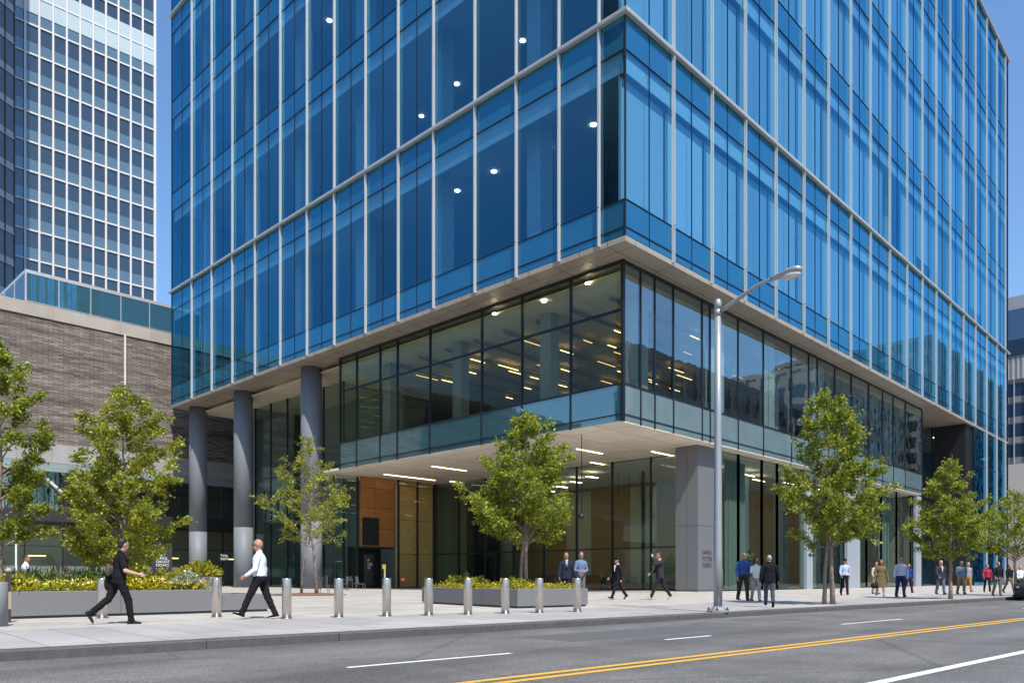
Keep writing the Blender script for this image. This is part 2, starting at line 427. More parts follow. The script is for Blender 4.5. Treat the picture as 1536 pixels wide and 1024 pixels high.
M["grassy"] = leaf_mat("dry grass blades", (0.14,0.13,0.10), (0.30,0.26,0.22), (0.5,0.42,0.38), 0.2)
M["signblk"] = plain("charcoal sign panel", (0.028,0.026,0.026), 0.5)
M["signtxt"] = plain("white lettering", (0.75,0.75,0.72), 0.6)
M["txtdark"] = plain("dark cut lettering", (0.035,0.035,0.04), 0.5)
M["lampw"] = emit("warm linear lamp", (1.0,0.76,0.46), 5.0)
M["lampi"] = emit("amber office lamp", (1.0,0.64,0.24), 4.0)
M["lampl"] = emit("lobby lamp", (1.0,0.80,0.52), 8.0)
M["lampj"] = emit("dim amber lamp", (1.0,0.60,0.18), 1.3)
M["lampd"] = emit("white downlight", (1.0,0.92,0.80), 14.0)
M["lamps"] = emit("soffit downlight", (1.0,0.88,0.66), 14.0)

# ------------------------------------------------------------------ sky, sun
SUN_AZ = Vector((-0.40, -0.92, 0)).normalized(); SUN_EL = R(56)
w = bpy.data.worlds.new("World"); scene.world = w; w.use_nodes = True
nt = w.node_tree; nt.nodes.clear()
sky = nt.nodes.new("ShaderNodeTexSky"); sky.sky_type = "NISHITA"; sky.sun_disc = False
sky.sun_elevation = SUN_EL; sky.sun_rotation = math.atan2(SUN_AZ.x, SUN_AZ.y)
sky.air_density = 1.4; sky.dust_density = 1.0; sky.ozone_density = 10.0; sky.altitude = 50
bg = nt.nodes.new("ShaderNodeBackground"); bg.inputs[1].default_value = 0.145
wo = nt.nodes.new("ShaderNodeOutputWorld"); nt.links.new(sky.outputs[0], bg.inputs[0]); nt.links.new(bg.outputs[0], wo.inputs[0])
sd = bpy.data.lights.new("sun", "SUN"); sd.energy = 4.3; sd.angle = R(0.55); sd.color = (1.0, 0.94, 0.85)
so = bpy.data.objects.new("sun", sd); COL.objects.link(so)
sdir = Vector((SUN_AZ.x*math.cos(SUN_EL), SUN_AZ.y*math.cos(SUN_EL), math.sin(SUN_EL)))
so.rotation_euler = sdir.to_track_quat("Z", "Y").to_euler()
so.location = (0, -40, 80)
vs = scene.view_settings; vs.view_transform = "Standard"; vs.look = "None"; vs.exposure = 0.45; vs.gamma = 1.0; vs.use_curve_mapping = False
scene.render.engine = "CYCLES"
cy = scene.cycles; cy.max_bounces = 8; cy.diffuse_bounces = 3; cy.glossy_bounces = 4; cy.transmission_bounces = 4; cy.transparent_max_bounces = 16
cy.sample_clamp_indirect = 6.0; cy.use_denoising = True; cy.caustics_reflective = False; cy.caustics_refractive = False

# ------------------------------------------------------------------ ground
K0 = Vector((8.83, 10.63, 0)); U = Vector((0.9974, -0.0711, 0)); V = Vector((0.0711, 0.9974, 0))
RZ = -0.13
def uv(u, v, z=0.0): p = K0 + U*u + V*v; return (p.x, p.y, z)
def strip(mb, u0, u1, v0, v1, z, m=0): return mb.quad(uv(u0,v0,z), uv(u1,v0,z), uv(u1,v1,z), uv(u0,v1,z), m)
g = MB(); g.quad((-900,-900,RZ-0.012), (1200,-900,RZ-0.012), (1200,1200,RZ-0.012), (-900,1200,RZ-0.012))
tag(g.build("ground", plain("distant ground", (0.16,0.155,0.15), 0.9)), kind="structure")
tag(strip(MB(), -80, 400, -16.5, 0.0, RZ).build("road", M["asphalt"]), kind="structure")
# plaza slab and pavement strip
pz = MB()
strip(pz, -80, 400, 0.30, 140, 0.0)
tag(pz.build("plaza", M["plaza"]), kind="structure")
tag(strip(MB(), -80, 400, 0.30, 4.4, 0.004).build("pavement", M["walk"]), kind="structure")
kb = MB(); u = -60.0; rr = random.Random(3)
while u < 220:
    ln = 1.9 + rr.random()*0.8; dz = rr.uniform(-0.004, 0.004); dv = rr.uniform(-0.006, 0.006)
    pts = [uv(u+0.006, dv, 0), uv(u+ln-0.006, dv, 0), uv(u+ln-0.006, 0.31, 0), uv(u+0.006, 0.31, 0)]
    n = len(kb.v); z1 = 0.006+dz; c = 0.018
    in2 = [uv(u+0.006, dv+c, 0), uv(u+ln-0.006, dv+c, 0)]
    kb.v += [(p[0],p[1],RZ-0.02) for p in pts] + [(pts[0][0],pts[0][1],z1-c), (pts[1][0],pts[1][1],z1-c), (pts[2][0],pts[2][1],z1), (pts[3][0],pts[3][1],z1), (in2[0][0],in2[0][1],z1), (in2[1][0],in2[1][1],z1)]
    for q in ((0,1,5,4),(4,5,9,8),(8,9,6,7),(1,2,6,9,5),(0,4,8,7,3)): kb.f.append(tuple(n+i for i in q)); kb.m.append(0)
    u += ln
tag(kb.build("kerb", M["kerb"]), kind="structure")
far = MB()
strip(far, -80, 400, -40, -16.5, 0.0)
tag(far.build("far_pavement", M["walk"]), kind="structure")
pt_ = MB(); strip(pt_, 1.0, 6.2, -2.6, -1.3, RZ+0.002)
tag(pt_.build("road_patch", plain("resurfaced asphalt", (0.095,0.094,0.094), 0.85, 0, 0.35, 60, 0.3)), kind="structure")
# painted lines
ml = MB()
for c in (-5.28, -5.52): strip(ml, -40, 260, c-0.055, c+0.055, RZ+0.004)
tag(ml.build("road_marking_yellow_line", M["yellow"]), kind="structure")
ml = MB(); strip(ml, -40, 260, -8.05, -7.92, RZ+0.004)
strip(ml, -40, 260, -16.0, -15.88, RZ+0.004)
tag(ml.build("road_marking_white_line", M["white"]), kind="structure")
ml = MB()
def u_at(px, py):
    p = on_z(px, py, RZ); d = p - K0; return d.dot(U), d.dot(V)
for a, b in (((522,1001),(778,980.5)), ((985,958),(1060,952.5)), ((1255,935.5),(1357,928))):
    u0, v0 = u_at(*a); u1, v1 = u_at(*b); strip(ml, u0, u1, -3.42, -3.32, RZ+0.004)
for u0 in (22, 33, 45, 58, 72): strip(ml, u0, u0+3, -3.42, -3.32, RZ+0.004)
tag(ml.build("road_marking_white_dashes", M["white"]), kind="structure")

# ------------------------------------------------------------------ office tower
XL, YR = 32.85, 23.57                       # planes of the two street facades
XE, YE = 117.6, 80.3                        # far ends
Z0, ZT = 18.62, 68.2
FL = [20.5, 30.12, 40.2, 49.6, 58.4]        # storey lines
SP = 1.85
tower = thing("office_tower", "blue glass corner office tower with silver fins raised over a glazed podium", "office building", (70, 50, 0))
lpx = [900,840,776,714,652,599,550,503,462,422,384,350,319,289]
LY = [YR] + [on_x(p, XL) for p in lpx] + [YE]
rpx = [1008,1066,1116,1162,1204,1241,1274.5,1304,1333,1359,1382,1403,1424,1444,1462,1479,1494,1507]
RX = [XL] + [on_y(p, YR) for p in rpx] + [XE]
jr = random.Random(11)
def facade_pt(side, a, z, off=0.0):          # off > 0 is outwards
    return (XL-off, a, z) if side == "L" else (a, YR-off, z)
def fbox(mb, side, a0, a1, z0, z1, o0, o1, m=0):
    if side == "L": mb.box(XL-o1, XL-o0, a0, a1, z0, z1, m)
    else: mb.box(a0, a1, YR-o1, YR-o0, z0, z1, m)
def proj_area(side, a0, a1, z0, z1):
    P = []
    for a, z in ((a0,z0),(a1,z1)):
        p = Vector(facade_pt(side, a, z)); Zc = p.x*FW[0]+p.y*FW[1]; Xc = p.x*RT[0]+p.y*RT[1]
        P.append((768+F*Xc/Zc, max(0, HZ-F*(z-CZ)/Zc)))
    return abs(P[0][0]-P[1][0])*abs(P[0][1]-P[1][1])
wins, spans = [], []
levels = [(Z0, FL[0], "S")]
for i, z in enumerate(FL):
    top = FL[i+1] if i+1 < len(FL) else ZT
    levels.append((z, top-SP, "W")); levels.append((top-SP, top, "S"))
for side, arr in (("L", LY), ("R", RX)):
    for i in range(len(arr)-1):
        lo = 102.3 if False else None
        for (z0, z1, k) in levels:
            (wins if k == "W" else spans).append((proj_area(side, arr[i], arr[i+1], z0, z1), side, i, arr[i], arr[i+1], z0, z1, k))
# the fins' last bays of the street front run down to the pavement
XD = on_y(1465, YR)
for i in range(len(RX)-1):
    if RX[i] > XD - 1.0:
        for z0, z1 in ((0.05, 3.2), (3.2, 9.4), (9.4, 14.0), (14.0, Z0)):
            wins.append((proj_area("R", RX[i], RX[i+1], z0, z1), "R", i, RX[i], RX[i+1], z0, z1, "W"))
def glazed(mb, side, i, a0, a1, z0, z1, k):
    g0, g1 = a0+0.03, a1-0.03
    halves = [(g0, g1)]
    if side == "R" or i >= 5: mid = (a0+a1)/2; halves = [(g0, mid-0.012), (mid+0.012, g1)]
    for h0, h1 in halves:
        P = [(h0,z0+0.02),(h1,z0+0.02),(h1,z1-0.02),(h0,z1-0.02)]
        q = [facade_pt(side, a, z, -0.02+jr.uniform(-0.004,0.004)) for a, z in P]
        if side == "R": mb.quad(*q, 0)
        else: mb.quad(q[1], q[0], q[3], q[2], 0)
    if len(halves) > 1: fbox(mb, side, halves[0][1], halves[1][0], z0+0.02, z1-0.02, -0.06, 0.012, 1)
    fbox(mb, side, a0, a1, z0-0.015, z0+0.015 if k == "S" else z0+0.035, -0.06, 0.02, 1)
    if k == "S" and z0 == Z0: fbox(mb, side, a0, a1, z0+0.42, z0+0.48, -0.06, 0.02, 1)
for coll, nm, mt in ((wins, "window", "tglass"), (spans, "spandrel_panel", "tspan")):
    coll.sort(key=lambda t: -t[0])
    rest = MB()
    for n, (ar, side, i, a0, a1, z0, z1, k) in enumerate(coll):
        if n < 99: mb = MB(); glazed(mb, side, i, a0, a1, z0, z1, k); mb.build(nm, [M[mt], M["bar"]], tower)
        else: glazed(rest, side, i, a0, a1, z0, z1, k)
    tag(rest.build(nm, [M[mt], M["bar"]], tower), kind="stuff")
# other two faces of the tower (seen only from elsewhere)
mb = MB(); mb.quad((XE,YR,0),(XE,YE,0),(XE,YE,ZT),(XE,YR,ZT)); mb.quad((XE,YE,Z0),(XL,YE,Z0),(XL,YE,ZT),(XE,YE,ZT)); mb.build("rear_glazing", M["tspan"], tower)
# fins
def fin(side, a, z0, z1):
    mb = MB()
    fbox(mb, side, a-0.052, a+0.052, z0, z1, 0.0, 0.08)
    fbox(mb, side, a-0.034, a+0.034, z0, z1, 0.08, 0.20)
    for z in FL:
        if z0 < z < z1: fbox(mb, side, a-0.040, a+0.040, z-0.02, z+0.02, 0.17, 0.206, 1)
    mb.build("fin", [M["fin"], M["bar"]], tower)
for a in LY[1:-1]: fin("L", a, Z0-0.15, ZT)
for a in RX[1:-1]: fin("R", a, (Z0-0.15) if a < XD-0.5 else 0.0, ZT)
mb = MB(); mb.box(XL-0.03, XL+0.05, YR-0.03, YR+0.05, Z0, ZT); mb.build("corner_bar", M["bar"], tower)
mb = MB(); mb.box(XL-0.03, XL+0.10, YE-0.08, YE+0.03, Z0, ZT); mb.box(XE-0.10, XE+0.03, YR-0.05, YR+0.08, 0, ZT); mb.build("end_bar", M["bar"], tower)
# horizontal rails
for z, sides in ((FL[1], "LR"), (FL[4], "L"), (ZT, "LR")):
    for s in sides:
        mb = MB()
        if s == "L": mb.box(XL-0.26, XL, YR-0.26, YE+0.25, z-0.10, z+0.10); mb.box(XL-0.275, XL-0.23, YR-0.275, YE+0.25, z-0.02, z+0.02)
        else: mb.box(XL+0.002, XE+0.2, YR-0.26, YR-0.002, z-0.098, z+0.098); mb.box(XL+0.002, XE+0.2, YR-0.275, YR-0.23, z-0.019, z+0.019)
        mb.build("rail", M["railm"], tower)
# floors, ceilings, bulkheads, core
for i, z in enumerate(FL[1:] + [ZT]):
    mb = MB(); mb.box(XL+0.12, XE-0.3, YR+0.12, YE-0.3, z-SP+0.03, z-0.05); mb.build("floor_slab", M["ceil"], tower)
    for s in "LR":
        mb = MB(); zb = z-SP
        if s == "L": mb.box(XL+0.16, XL+0.22, YR+0.3, YE-0.3, zb-1.05, zb+0.02)
        else: mb.box(XL+0.23, XE-0.3, YR+0.16, YR+0.22, zb-1.05, zb+0.02)
        mb.build("bulkhead", M["band"], tower)
mb = MB(); mb.box(XL+0.25, XE-0.3, YR+0.25, YE-0.3, Z0+0.15, FL[0]-0.05); mb.build("floor_slab", M["core"], tower)
mb = MB(); mb.box(XL+14, XE-14, YR+13, YE-13, FL[0], ZT-0.5); mb.build("core_wall", M["core"], tower)
mb = MB(); mb.box(XL-0.02, XE+0.02, YR-0.02, YE+0.02, ZT+0.17, ZT+0.35); mb.build("roof", M["fascia"], tower)
for (x, y) in [(XL+2.2, yy) for yy in (31.5, 40.5, 49.5, 58.5, 67.5, 76.5)] + [(xx, YR+2.2) for xx in (41, 50, 59, 68, 77, 86, 95, 104, 113)]:
    mb = MB(); mb.box(x-0.55, x+0.55, y-0.55, y+0.55, FL[0]-0.1, ZT-1); mb.build("interior_column", M["pcol"], tower)
sh_rnd = random.Random(4)  # pale shades added behind the street glass, catching sun to brighten that facade
for fi, z in enumerate(FL[1:] + [ZT]):
    zb = z-SP-1.15; lo = FL[fi]+0.1
    for i in range(len(RX)-1):
        if RX[i] < RX[0]-1: continue
        k = sh_rnd.random(); drop = 1.0 if k < 0.90 else (0.7 if k < 0.96 else 0.0)
        if drop and fi < 4:
            mb = MB(); mb.box(RX[i]+0.12, RX[i+1]-0.12, YR+0.50, YR+0.52, zb-(zb-lo)*drop, zb-0.01); mb.build("brightening_shade", M[("shade","shade","shade2","shade3")[sh_rnd.randrange(4)]], tower)
# lamps seen through the glass, on the ceilings
def ceil_disc(px, py, z, r, mat, nm="ceiling_light"):
    p = on_z(px, py, z)
    MB().lathe([(r, -0.04), (r, 0.0)], 14, 0, (p.x, p.y, z)).build(nm, mat, tower)
for px, py in ((822,221),(890,187),(741,257),(686,286)): ceil_disc(px, py, FL[1]-SP+0.02, 0.17, M["lampd"])
for px, py in ((784,61),(685,126),(632,174)): ceil_disc(px, py, FL[2]-SP+0.02, 0.17, M["lampd"])
ceil_disc(494, 31, FL[3]-SP+0.02, 0.2, M["lampd"])
for px, py in ((1253,443),(1288,465),(1313,478),(1135,362),(1089,381)): ceil_disc(px, py, FL[1]-SP+0.02, 0.16, M["lampd"])
for px, py in ((541,227),): ceil_disc(px, py, FL[2]-SP+0.02, 0.22, M["lampd"])

# --- soffit under the raised volume
mb = MB()
mb.box(XL-0.02, XE, YR-0.02, YE, Z0-0.30, Z0-0.02)
mb.build("soffit", M["soffit"], tower)
# --- podium: upper glazed box
PX, PY, PB, PT = 34.65, 25.05, 9.47, Z0-0.30
PYE = on_x(510, PX); PXE = on_y(1383, PY)
PM = 11.55
lp = [856, 783, 722.6, 645, 596, 570, 535]
PLY = [PY] + [on_x(p, PX) for p in lp] + [PYE]
rp = [960.8,982,1010,1053,1065,1107,1145,1187,1213,1226,1252,1277,1303,1324,1340,1358]
PRX = [PX] + [on_y(p, PY) for p in rp] + [PXE]
def podium_pane(nm, side, a0, a1, z0, z1, mt):
    mb = MB()
    j = lambda: jr.uniform(-0.005, 0.005)
    if side == "L": mb.quad((PX+j(),a1-0.03,z0),(PX+j(),a0+0.03,z0),(PX+j(),a0+0.03,z1),(PX+j(),a1-0.03,z1))
    else: mb.quad((a0+0.03,PY+j(),z0),(a1-0.03,PY+j(),z0),(a1-0.03,PY+j(),z1),(a0+0.03,PY+j(),z1))
    mb.build(nm, M[mt], tower)
for side, arr in (("L", PLY), ("R", PRX)):
    for i in range(len(arr)-1):
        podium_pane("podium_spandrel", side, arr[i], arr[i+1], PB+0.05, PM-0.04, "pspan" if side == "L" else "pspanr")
        if side == "L":
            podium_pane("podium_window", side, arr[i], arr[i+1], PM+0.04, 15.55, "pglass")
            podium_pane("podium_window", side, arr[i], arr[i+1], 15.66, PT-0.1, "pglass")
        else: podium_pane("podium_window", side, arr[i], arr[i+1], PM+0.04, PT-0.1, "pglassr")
    for i, a in enumerate(arr):
        mb = MB(); wd = 0.05 if i else 0.09
        if side == "L": mb.box(PX-0.05, PX+0.14, a-wd, a+wd, PB, PT)
        elif i: mb.box(a-wd, a+wd, PY-0.05, PY+0.14, PB+0.002, PT-0.002)
        if mb.v: mb.build("podium_mullion", M["bar"], tower)
    for z, h in ((PM, 0.05), (15.6, 0.06), (PB+0.40, 0.03), (PT-0.08, 0.10)):
        if side == "R" and z == 15.6: continue
        mb = MB()
        if side == "L": mb.box(PX-0.04, PX+0.10, PY, PYE, z-h, z+h)
        else: mb.box(PX, PXE, PY-0.04, PY+0.10, z-h-0.002, z+h-0.002)
        mb.build("transom", M["bar"], tower)
# end returns of the box
mb = MB(); mb.quad((PXE,PY,PB),(PXE,PY+14,PB),(PXE,PY+14,PT),(PXE,PY,PT)); mb.quad((PX,PYE,PB),(PX+5.2,PYE,PB),(PX+5.2,PYE,PT),(PX,PYE,PT)); mb.build("podium_return", M["pglass"], tower)
# canopy soffit = underside of the box, floor on top
mb = MB(); mb.box(PX+0.02, PXE-0.02, PY+0.02, PYE+4.5, PB-0.02, PB+0.16); mb.build("canopy_soffit", M["csoffit"], tower)
mb = MB(); mb.box(PX+0.3, PXE-0.3, PY+0.3, PYE, PB+0.17, PB+0.35); mb.build("podium_floor", M["floor"], tower)
mb = MB(); mb.box(PX+0.5, PXE-0.3, PY+0.5, 79, PT-0.45, PT-0.36); mb.build("podium_ceiling", M["pceil"], tower)
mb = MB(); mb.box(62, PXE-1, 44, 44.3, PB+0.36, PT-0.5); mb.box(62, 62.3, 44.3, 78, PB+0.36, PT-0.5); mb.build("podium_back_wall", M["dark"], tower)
for x in (39.5, 48.5, 57.5, 66.5, 75.5, 84):
    mb = MB(); mb.box(x-0.6, x+0.6, PY+2.0, PY+2.9, PB+0.36, PT-0.46); mb.build("podium_column", M["pcol"], tower)
for y in (33, 41.5, 49.8):
    mb = MB(); mb.box(PX+2.6, PX+3.4, y-0.45, y+0.45, PB+0.36, PT-0.46); mb.build("podium_column", M["core"], tower)
for p0, p1 in ((1054,1066),(1068,1080),(1137,1146),(1147,1156),(1214,1222),(1222,1230)):  # pale strips close behind the glass, standing in for sunlit interior columns
    mb = MB(); x0, x1 = on_y(p0, PY+0.5), on_y(p1, PY+0.5); mb.box(x0, x1-0.05, PY+0.18, PY+0.30, PB+0.4, PT-0.5); mb.build("interior_strip", M["band"], tower)
cnt = 0
for ix in range(9):
    for iy in range(8):
        x = 39 + ix*2.6 + (iy % 2)*0.7; y = 27.5 + iy*3.1
        y += jr.uniform(-0.5, 0.5); x += jr.uniform(-0.8, 0.8); ll = jr.uniform(0.8, 2.6)
        if cnt < 98 and jr.random() < 0.62:
            cnt += 1
            MB().box(x, x+ll, y-0.035, y+0.035, PT-0.90, PT-0.87).build("linear_light", M["lampi" if jr.random() < 0.6 else "lampj"], tower)
for px, py in ((882,424),(816,451),(742,470)):
    p = on_z(px, py, PT-0.5); MB().lathe([(0.16,-0.05),(0.16,0.0)], 12, 0, tuple(p)).build("podium_downlight", M["lamps"], tower)
# desks and shelving dark shapes on the podium floor
for k in range(14):
    x, y = jr.uniform(38, 58), jr.uniform(28, 50)
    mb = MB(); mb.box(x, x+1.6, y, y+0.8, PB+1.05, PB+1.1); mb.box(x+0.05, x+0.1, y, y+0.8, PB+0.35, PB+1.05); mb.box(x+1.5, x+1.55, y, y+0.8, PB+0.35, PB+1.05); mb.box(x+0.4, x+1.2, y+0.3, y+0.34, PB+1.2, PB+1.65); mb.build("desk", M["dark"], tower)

for k in range(16):
    x, y = jr.uniform(38, 60), jr.uniform(27.5, 51); h = jr.uniform(1.6, 3.4); wd_ = jr.uniform(0.8, 2.6)
    mb = MB()
    if k % 2: mb.box(x, x+0.08, y, y+wd_, PB+0.36, PB+0.35+h)
    else: mb.box(x, x+wd_, y, y+0.08, PB+0.36, PB+0.35+h)
    mb.build("partition", (M["core"], M["wood2"], M["dark"], M["band"])[k % 4], tower)
for k in range(8):
    y = 28 + k*3.0; MB().box(37.5, 60, y, y+0.12, PT-0.75, PT-0.55).build("ceiling_duct", M["core"], tower)
# --- canopy and soffit lamps
def strip_lamp(p0, p1, z, wd=0.05, mat="lampw"):
    a = on_z(*p0, z); b = on_z(*p1, z)
    MB().box(a.x, b.x, a.y-wd, a.y+wd, z-0.02, z+0.005).build("linear_light", M[mat], tower)
for p0, p1 in (((648,699),(699,706)), ((576,711),(653,720)), ((540,715.6),(576,720)), ((675,721.5),(706,725.8)), ((865,673),(905,680)), ((978,677),(1014,684)), ((886,693),(918,698))):
    strip_lamp(p0, p1, PB-0.04)
for px, py in ((487,567),(447,577),(432,583),(372,603),(418,590),(446,597),(338,613),(500,580)):
    p = on_z(px, py, Z0-0.32); MB().lathe([(0.22,-0.03),(0.22,0.02)], 12, 0, (p.x,p.y,Z0-0.32)).build("soffit_downlight", M["lamps"], tower)
for p0, p1 in (((421,580),(449,586)), ((391,609),(428,619)), ((480,586),(492,589))): strip_lamp(p0, p1, Z0-0.33, 0.06)
for px, py in ((1433,649.5),(1402,656)):
    p = on_z(px, py, Z0-0.32); MB().lathe([(0.3,-0.03),(0.3,0.02)], 12, 0, (p.x,p.y,Z0-0.32)).build("soffit_downlight", M["lamps"], tower)

# --- round columns under the raised end
for px in (467, 365, 297):
    y = on_x(px, 34.75); x = 34.75
    mb = MB(); mb.lathe([(0.86,0.0),(0.86,5.6)], 40, 0, (x,y,0)); mb.lathe([(0.845,5.6),(0.845,5.64)], 40, 0, (x,y,0)); mb.lathe([(0.86,5.64),(0.86,Z0-0.29)], 40, 0, (x,y,0))
    mb.build("round_column", M["gcol"], tower, True)
    o = COL.objects[-1]
# --- corner pillar with cut lettering
px0, px1, py0, py1 = 44.0, 46.2, 25.9, 27.55
pil = MB()
for a, b, c, d in ((px0, px1, py0, py1),):
    for z0, z1 in ((0.12, 4.25), (4.28, PB-0.02)):
        pil.box(a, b, c, c+0.80, z0, z1); pil.box(a, b, c+0.825, d, z0, z1)
    pil.box(a+0.03, b-0.03, c+0.03, d-0.03, 0.0, PB-0.03)
pillar = pil.build("corner_pillar", M["pillar"], tower)
def text_mesh(body, size, mat, loc, rot, name, parent, ext=0.006, align="LEFT"):
    cu = bpy.data.curves.new(name, "FONT"); cu.body = body; cu.size = size; cu.extrude = ext; cu.align_x = align
    cu.space_line = 0.95
    to = bpy.data.objects.new(name, cu); COL.objects.link(to)
    dg = bpy.context.evaluated_depsgraph_get()
    me = bpy.data.meshes.new_from_object(to.evaluated_get(dg)); COL.objects.unlink(to); bpy.data.objects.remove(to)
    me.materials.clear(); me.materials.append(mat)
    me.transform(Matrix.Translation(loc) @ rot)
    o = bpy.data.objects.new(name, me); COL.objects.link(o)
    if parent is not None: attach(o, parent)
    return o
ROT_FRONT = Matrix.Rotation(R(90), 4, "X")                      # reads from -Y
text_mesh("DAWD\nPYCTIN\nDLPIFO", 0.44, M["txtdark"], Vector((44.55, py0-0.008, 2.40)), ROT_FRONT @ Matrix.Scale(0.82, 4, (1,0,0)), "pillar_lettering", pillar)

# --- ground floor glazing
W1X, W2Y, W3Y, GX = 46.3, 54.7, 25.95, 37.9
def wall_glass(nm, axis, c, a0, a1, z0, z1, step, mt, mull="bar", mid=None, mw=0.05):
    n = max(1, round((a1-a0)/step))
    for i in range(n):
        p, q = a0+(a1-a0)*i/n, a0+(a1-a0)*(i+1)/n
        mb = MB(); j = lambda: jr.uniform(-0.006, 0.006)
        if axis == "X": mb.quad((c+j(),q-0.02,z0),(c+j(),p+0.02,z0),(c+j(),p+0.02,z1),(c+j(),q-0.02,z1))
        else: mb.quad((p+0.02,c+j(),z0),(q-0.02,c+j(),z0),(q-0.02,c+j(),z1),(p+0.02,c+j(),z1))
        for e in ((p, q) if i == n-1 else (p,)):
            if axis == "X": mb.box(c-0.06, c+0.12, e-mw, e+mw, z0, z1, 1)
            else: mb.box(e-mw, e+mw, c-0.06, c+0.12, z0, z1, 1)
        for zz in ([z0] + (mid or [])):
            if axis == "X": mb.box(c-0.04, c+0.08, p+mw, q-mw, zz, zz+0.09, 1)
            else: mb.box(p+mw, q-mw, c-0.04, c+0.08, zz, zz+0.09, 1)
        mb.build(nm, [M[mt], M[mull]], tower)
wall_glass("lobby_window", "X", W1X, py1+0.1, W2Y, 0.0, PB-0.03, 3.4, "gglass", mid=[3.0])
wall_glass("lobby_window", "Y", W2Y, 35.6, GX, 0.0, PB-0.03, 3, "gglass")
wall_glass("side_window", "X", GX, PYE+4.4, 72.4, 0.0, Z0-0.32, 3.0, "gglass", mid=[4.6, 10.6])
mb = MB(); mb.quad((PX+5.0,PYE,PB),(PX+5.0,PYE+4.4,PB),(PX+5.0,PYE+4.4,PT),(PX+5.0,PYE,PT)); mb.build("side_window", M["gglass"], tower)
# street front ground floor: glass between pale piers
xs = [46.3] + [on_y(p, W3Y) for p in (1108, 1143, 1166, 1212, 1240, 1274, 1300, 1322, 1345, 1366, 1383)]
for i in range(len(xs)-1):
    wall_glass("shopfront_window", "Y", W3Y, xs[i], xs[i+1], 0.0, PB-0.03, 50, "gglass", mid=[])
for p0, p1 in ((1210,1219),(1271,1290),(1374,1382)):
    a, b = on_y(p0, W3Y-0.3), on_y(p1, W3Y-0.3)
    mb = MB(); mb.box(a, b, W3Y-0.32, W3Y-0.07, 0, PB-0.03); mb.build("pier", M["pier"], tower)
wall_glass("shopfront_window", "Y", 27.2, PXE+0.1, XD, 0.0, Z0-0.32, 4.0, "gglass", mid=[9.4])
mb = MB(); mb.box(XD-3.6, XD-0.05, YR+0.25, 27.1, 0.0, Z0-0.31); mb.build("black_return_panel", M["black"], tower)
# wood walls of the lobby front
x0, x1, x2 = GX+0.10, on_y(592, W2Y-0.5), on_y(651, W2Y-0.5)
zs = 3.55
mb = MB(); mb.box(x0, x1, W2Y-0.45, W2Y-0.15, zs, PB-0.04); mb.build("wood_wall", M["wood1"], tower)
mb = MB(); mb.box(x0+0.05, x0+1.75, W2Y-0.50, W2Y-0.455, zs+0.1, zs+2.45); mb.build("wall_screen", M["black"], tower)
mb = MB(); mb.box(x0, x1, W2Y+1.5, W2Y+1.7, 0.0, zs); mb.box(x0+0.1, x1-0.1, W2Y-0.5, W2Y-0.1, zs-0.18, zs-0.01); mb.build("entrance_recess", M["black"], tower)
mb = MB(); mb.box(x1+0.35, x2, W2Y-0.30, W2Y-0.1, 0.05, PB-0.04); mb.build("golden_wood_wall", M["wood2"], tower)
wall_glass("lobby_window", "Y", W2Y-0.75, x1+0.25, x2, 0.0, PB-0.03, 2.0, "clearg", mid=[])
# lobby interior
mb = MB(); mb.box(GX+0.3, PXE-0.3, W3Y+0.3, 76, -0.02, 0.012); mb.build("lobby_floor", M["floor"], tower)
mb = MB(); mb.box(W1X+0.2, PXE-0.5, W3Y+0.2, 60, PB-0.16, PB-0.10); mb.build("lobby_ceiling", M["ceil"], tower)
mb = MB(); mb.box(58, 58.3, 36, 56, 0.02, PB-0.2); mb.box(58, 84, 35.7, 36, 0.02, PB-0.2); mb.build("lobby_wall", plain("brown lobby wall", (0.42,0.26,0.12), 0.5), tower)
mb = MB(); mb.box(W1X+0.3, 58, 55.2, 55.5, 0.02, PB-0.2); mb.build("lobby_back_wall", plain("olive lobby wall", (0.20,0.20,0.12), 0.5), tower)
mb = MB(); mb.box(GX+5, GX+5.2, 55, 72.3, 0.02, Z0-0.4); mb.box(GX+0.3, GX+5, 55.0, 72.3, 10.0, 10.4); mb.box(GX-0.05, GX+22, 72.45, 72.7, 0.0, Z0-0.33); mb.build("side_back_wall", plain("dim green wall", (0.13,0.17,0.15), 0.5), tower)
mb = MB(); mb.box(PXE-0.2, PXE+0.1, W3Y+0.2, 45, 0.02, PB-0.2); mb.box(PXE, XD, 34, 34.3, 0.02, Z0-0.4); mb.build("shop_end_wall", plain("beige shop wall", (0.30,0.27,0.21), 0.6), tower)
for k in range(10):
    x = 48 + 3.6*k
    MB().box(x, x+2.0, 28.6+0.9*(k % 2), 28.7+0.9*(k % 2), PB-0.60, PB-0.56).build("lobby_light", M["lampl"], tower)
for k in range(5):
    MB().box(48+1.7*k, 49.3+1.7*k, 38+3*k, 38.25+3*k, PB-0.60, PB-0.56).build("lobby_light", M["lampl"], tower)
for x in (50, 57, 64, 71, 78):
    mb = MB(); mb.box(x-0.4, x+0.4, 29.2, 30.0, 0.012, PB-0.17); mb.build("lobby_column", M["pier"], tower)
mb = MB(); mb.box(53.2, 54.2, 40, 47, 0.012, 1.05); mb.box(53.0, 54.4, 39.8, 47.2, 1.06, 1.12); mb.build("reception_desk", M["wood1"], tower)
mb = MB(); mb.box(57.9, 57.98, 38.2, 41.0, 0.4, PB-0.4); mb.box(57.9, 57.98, 45.5, 48.5, 0.4, PB-0.4); mb.build("bright_wall_panel", plain("cream wall panel", (0.62,0.56,0.42), 0.6), tower)
mb = MB(); mb.box(50.2, 50.5, 50.2, 54.5, 0.012, PB-0.62); mb.box(48.3, 48.5, 33.0, 33.2, 0.012, PB-0.62); mb.build("dark_partition", M["black"], tower)
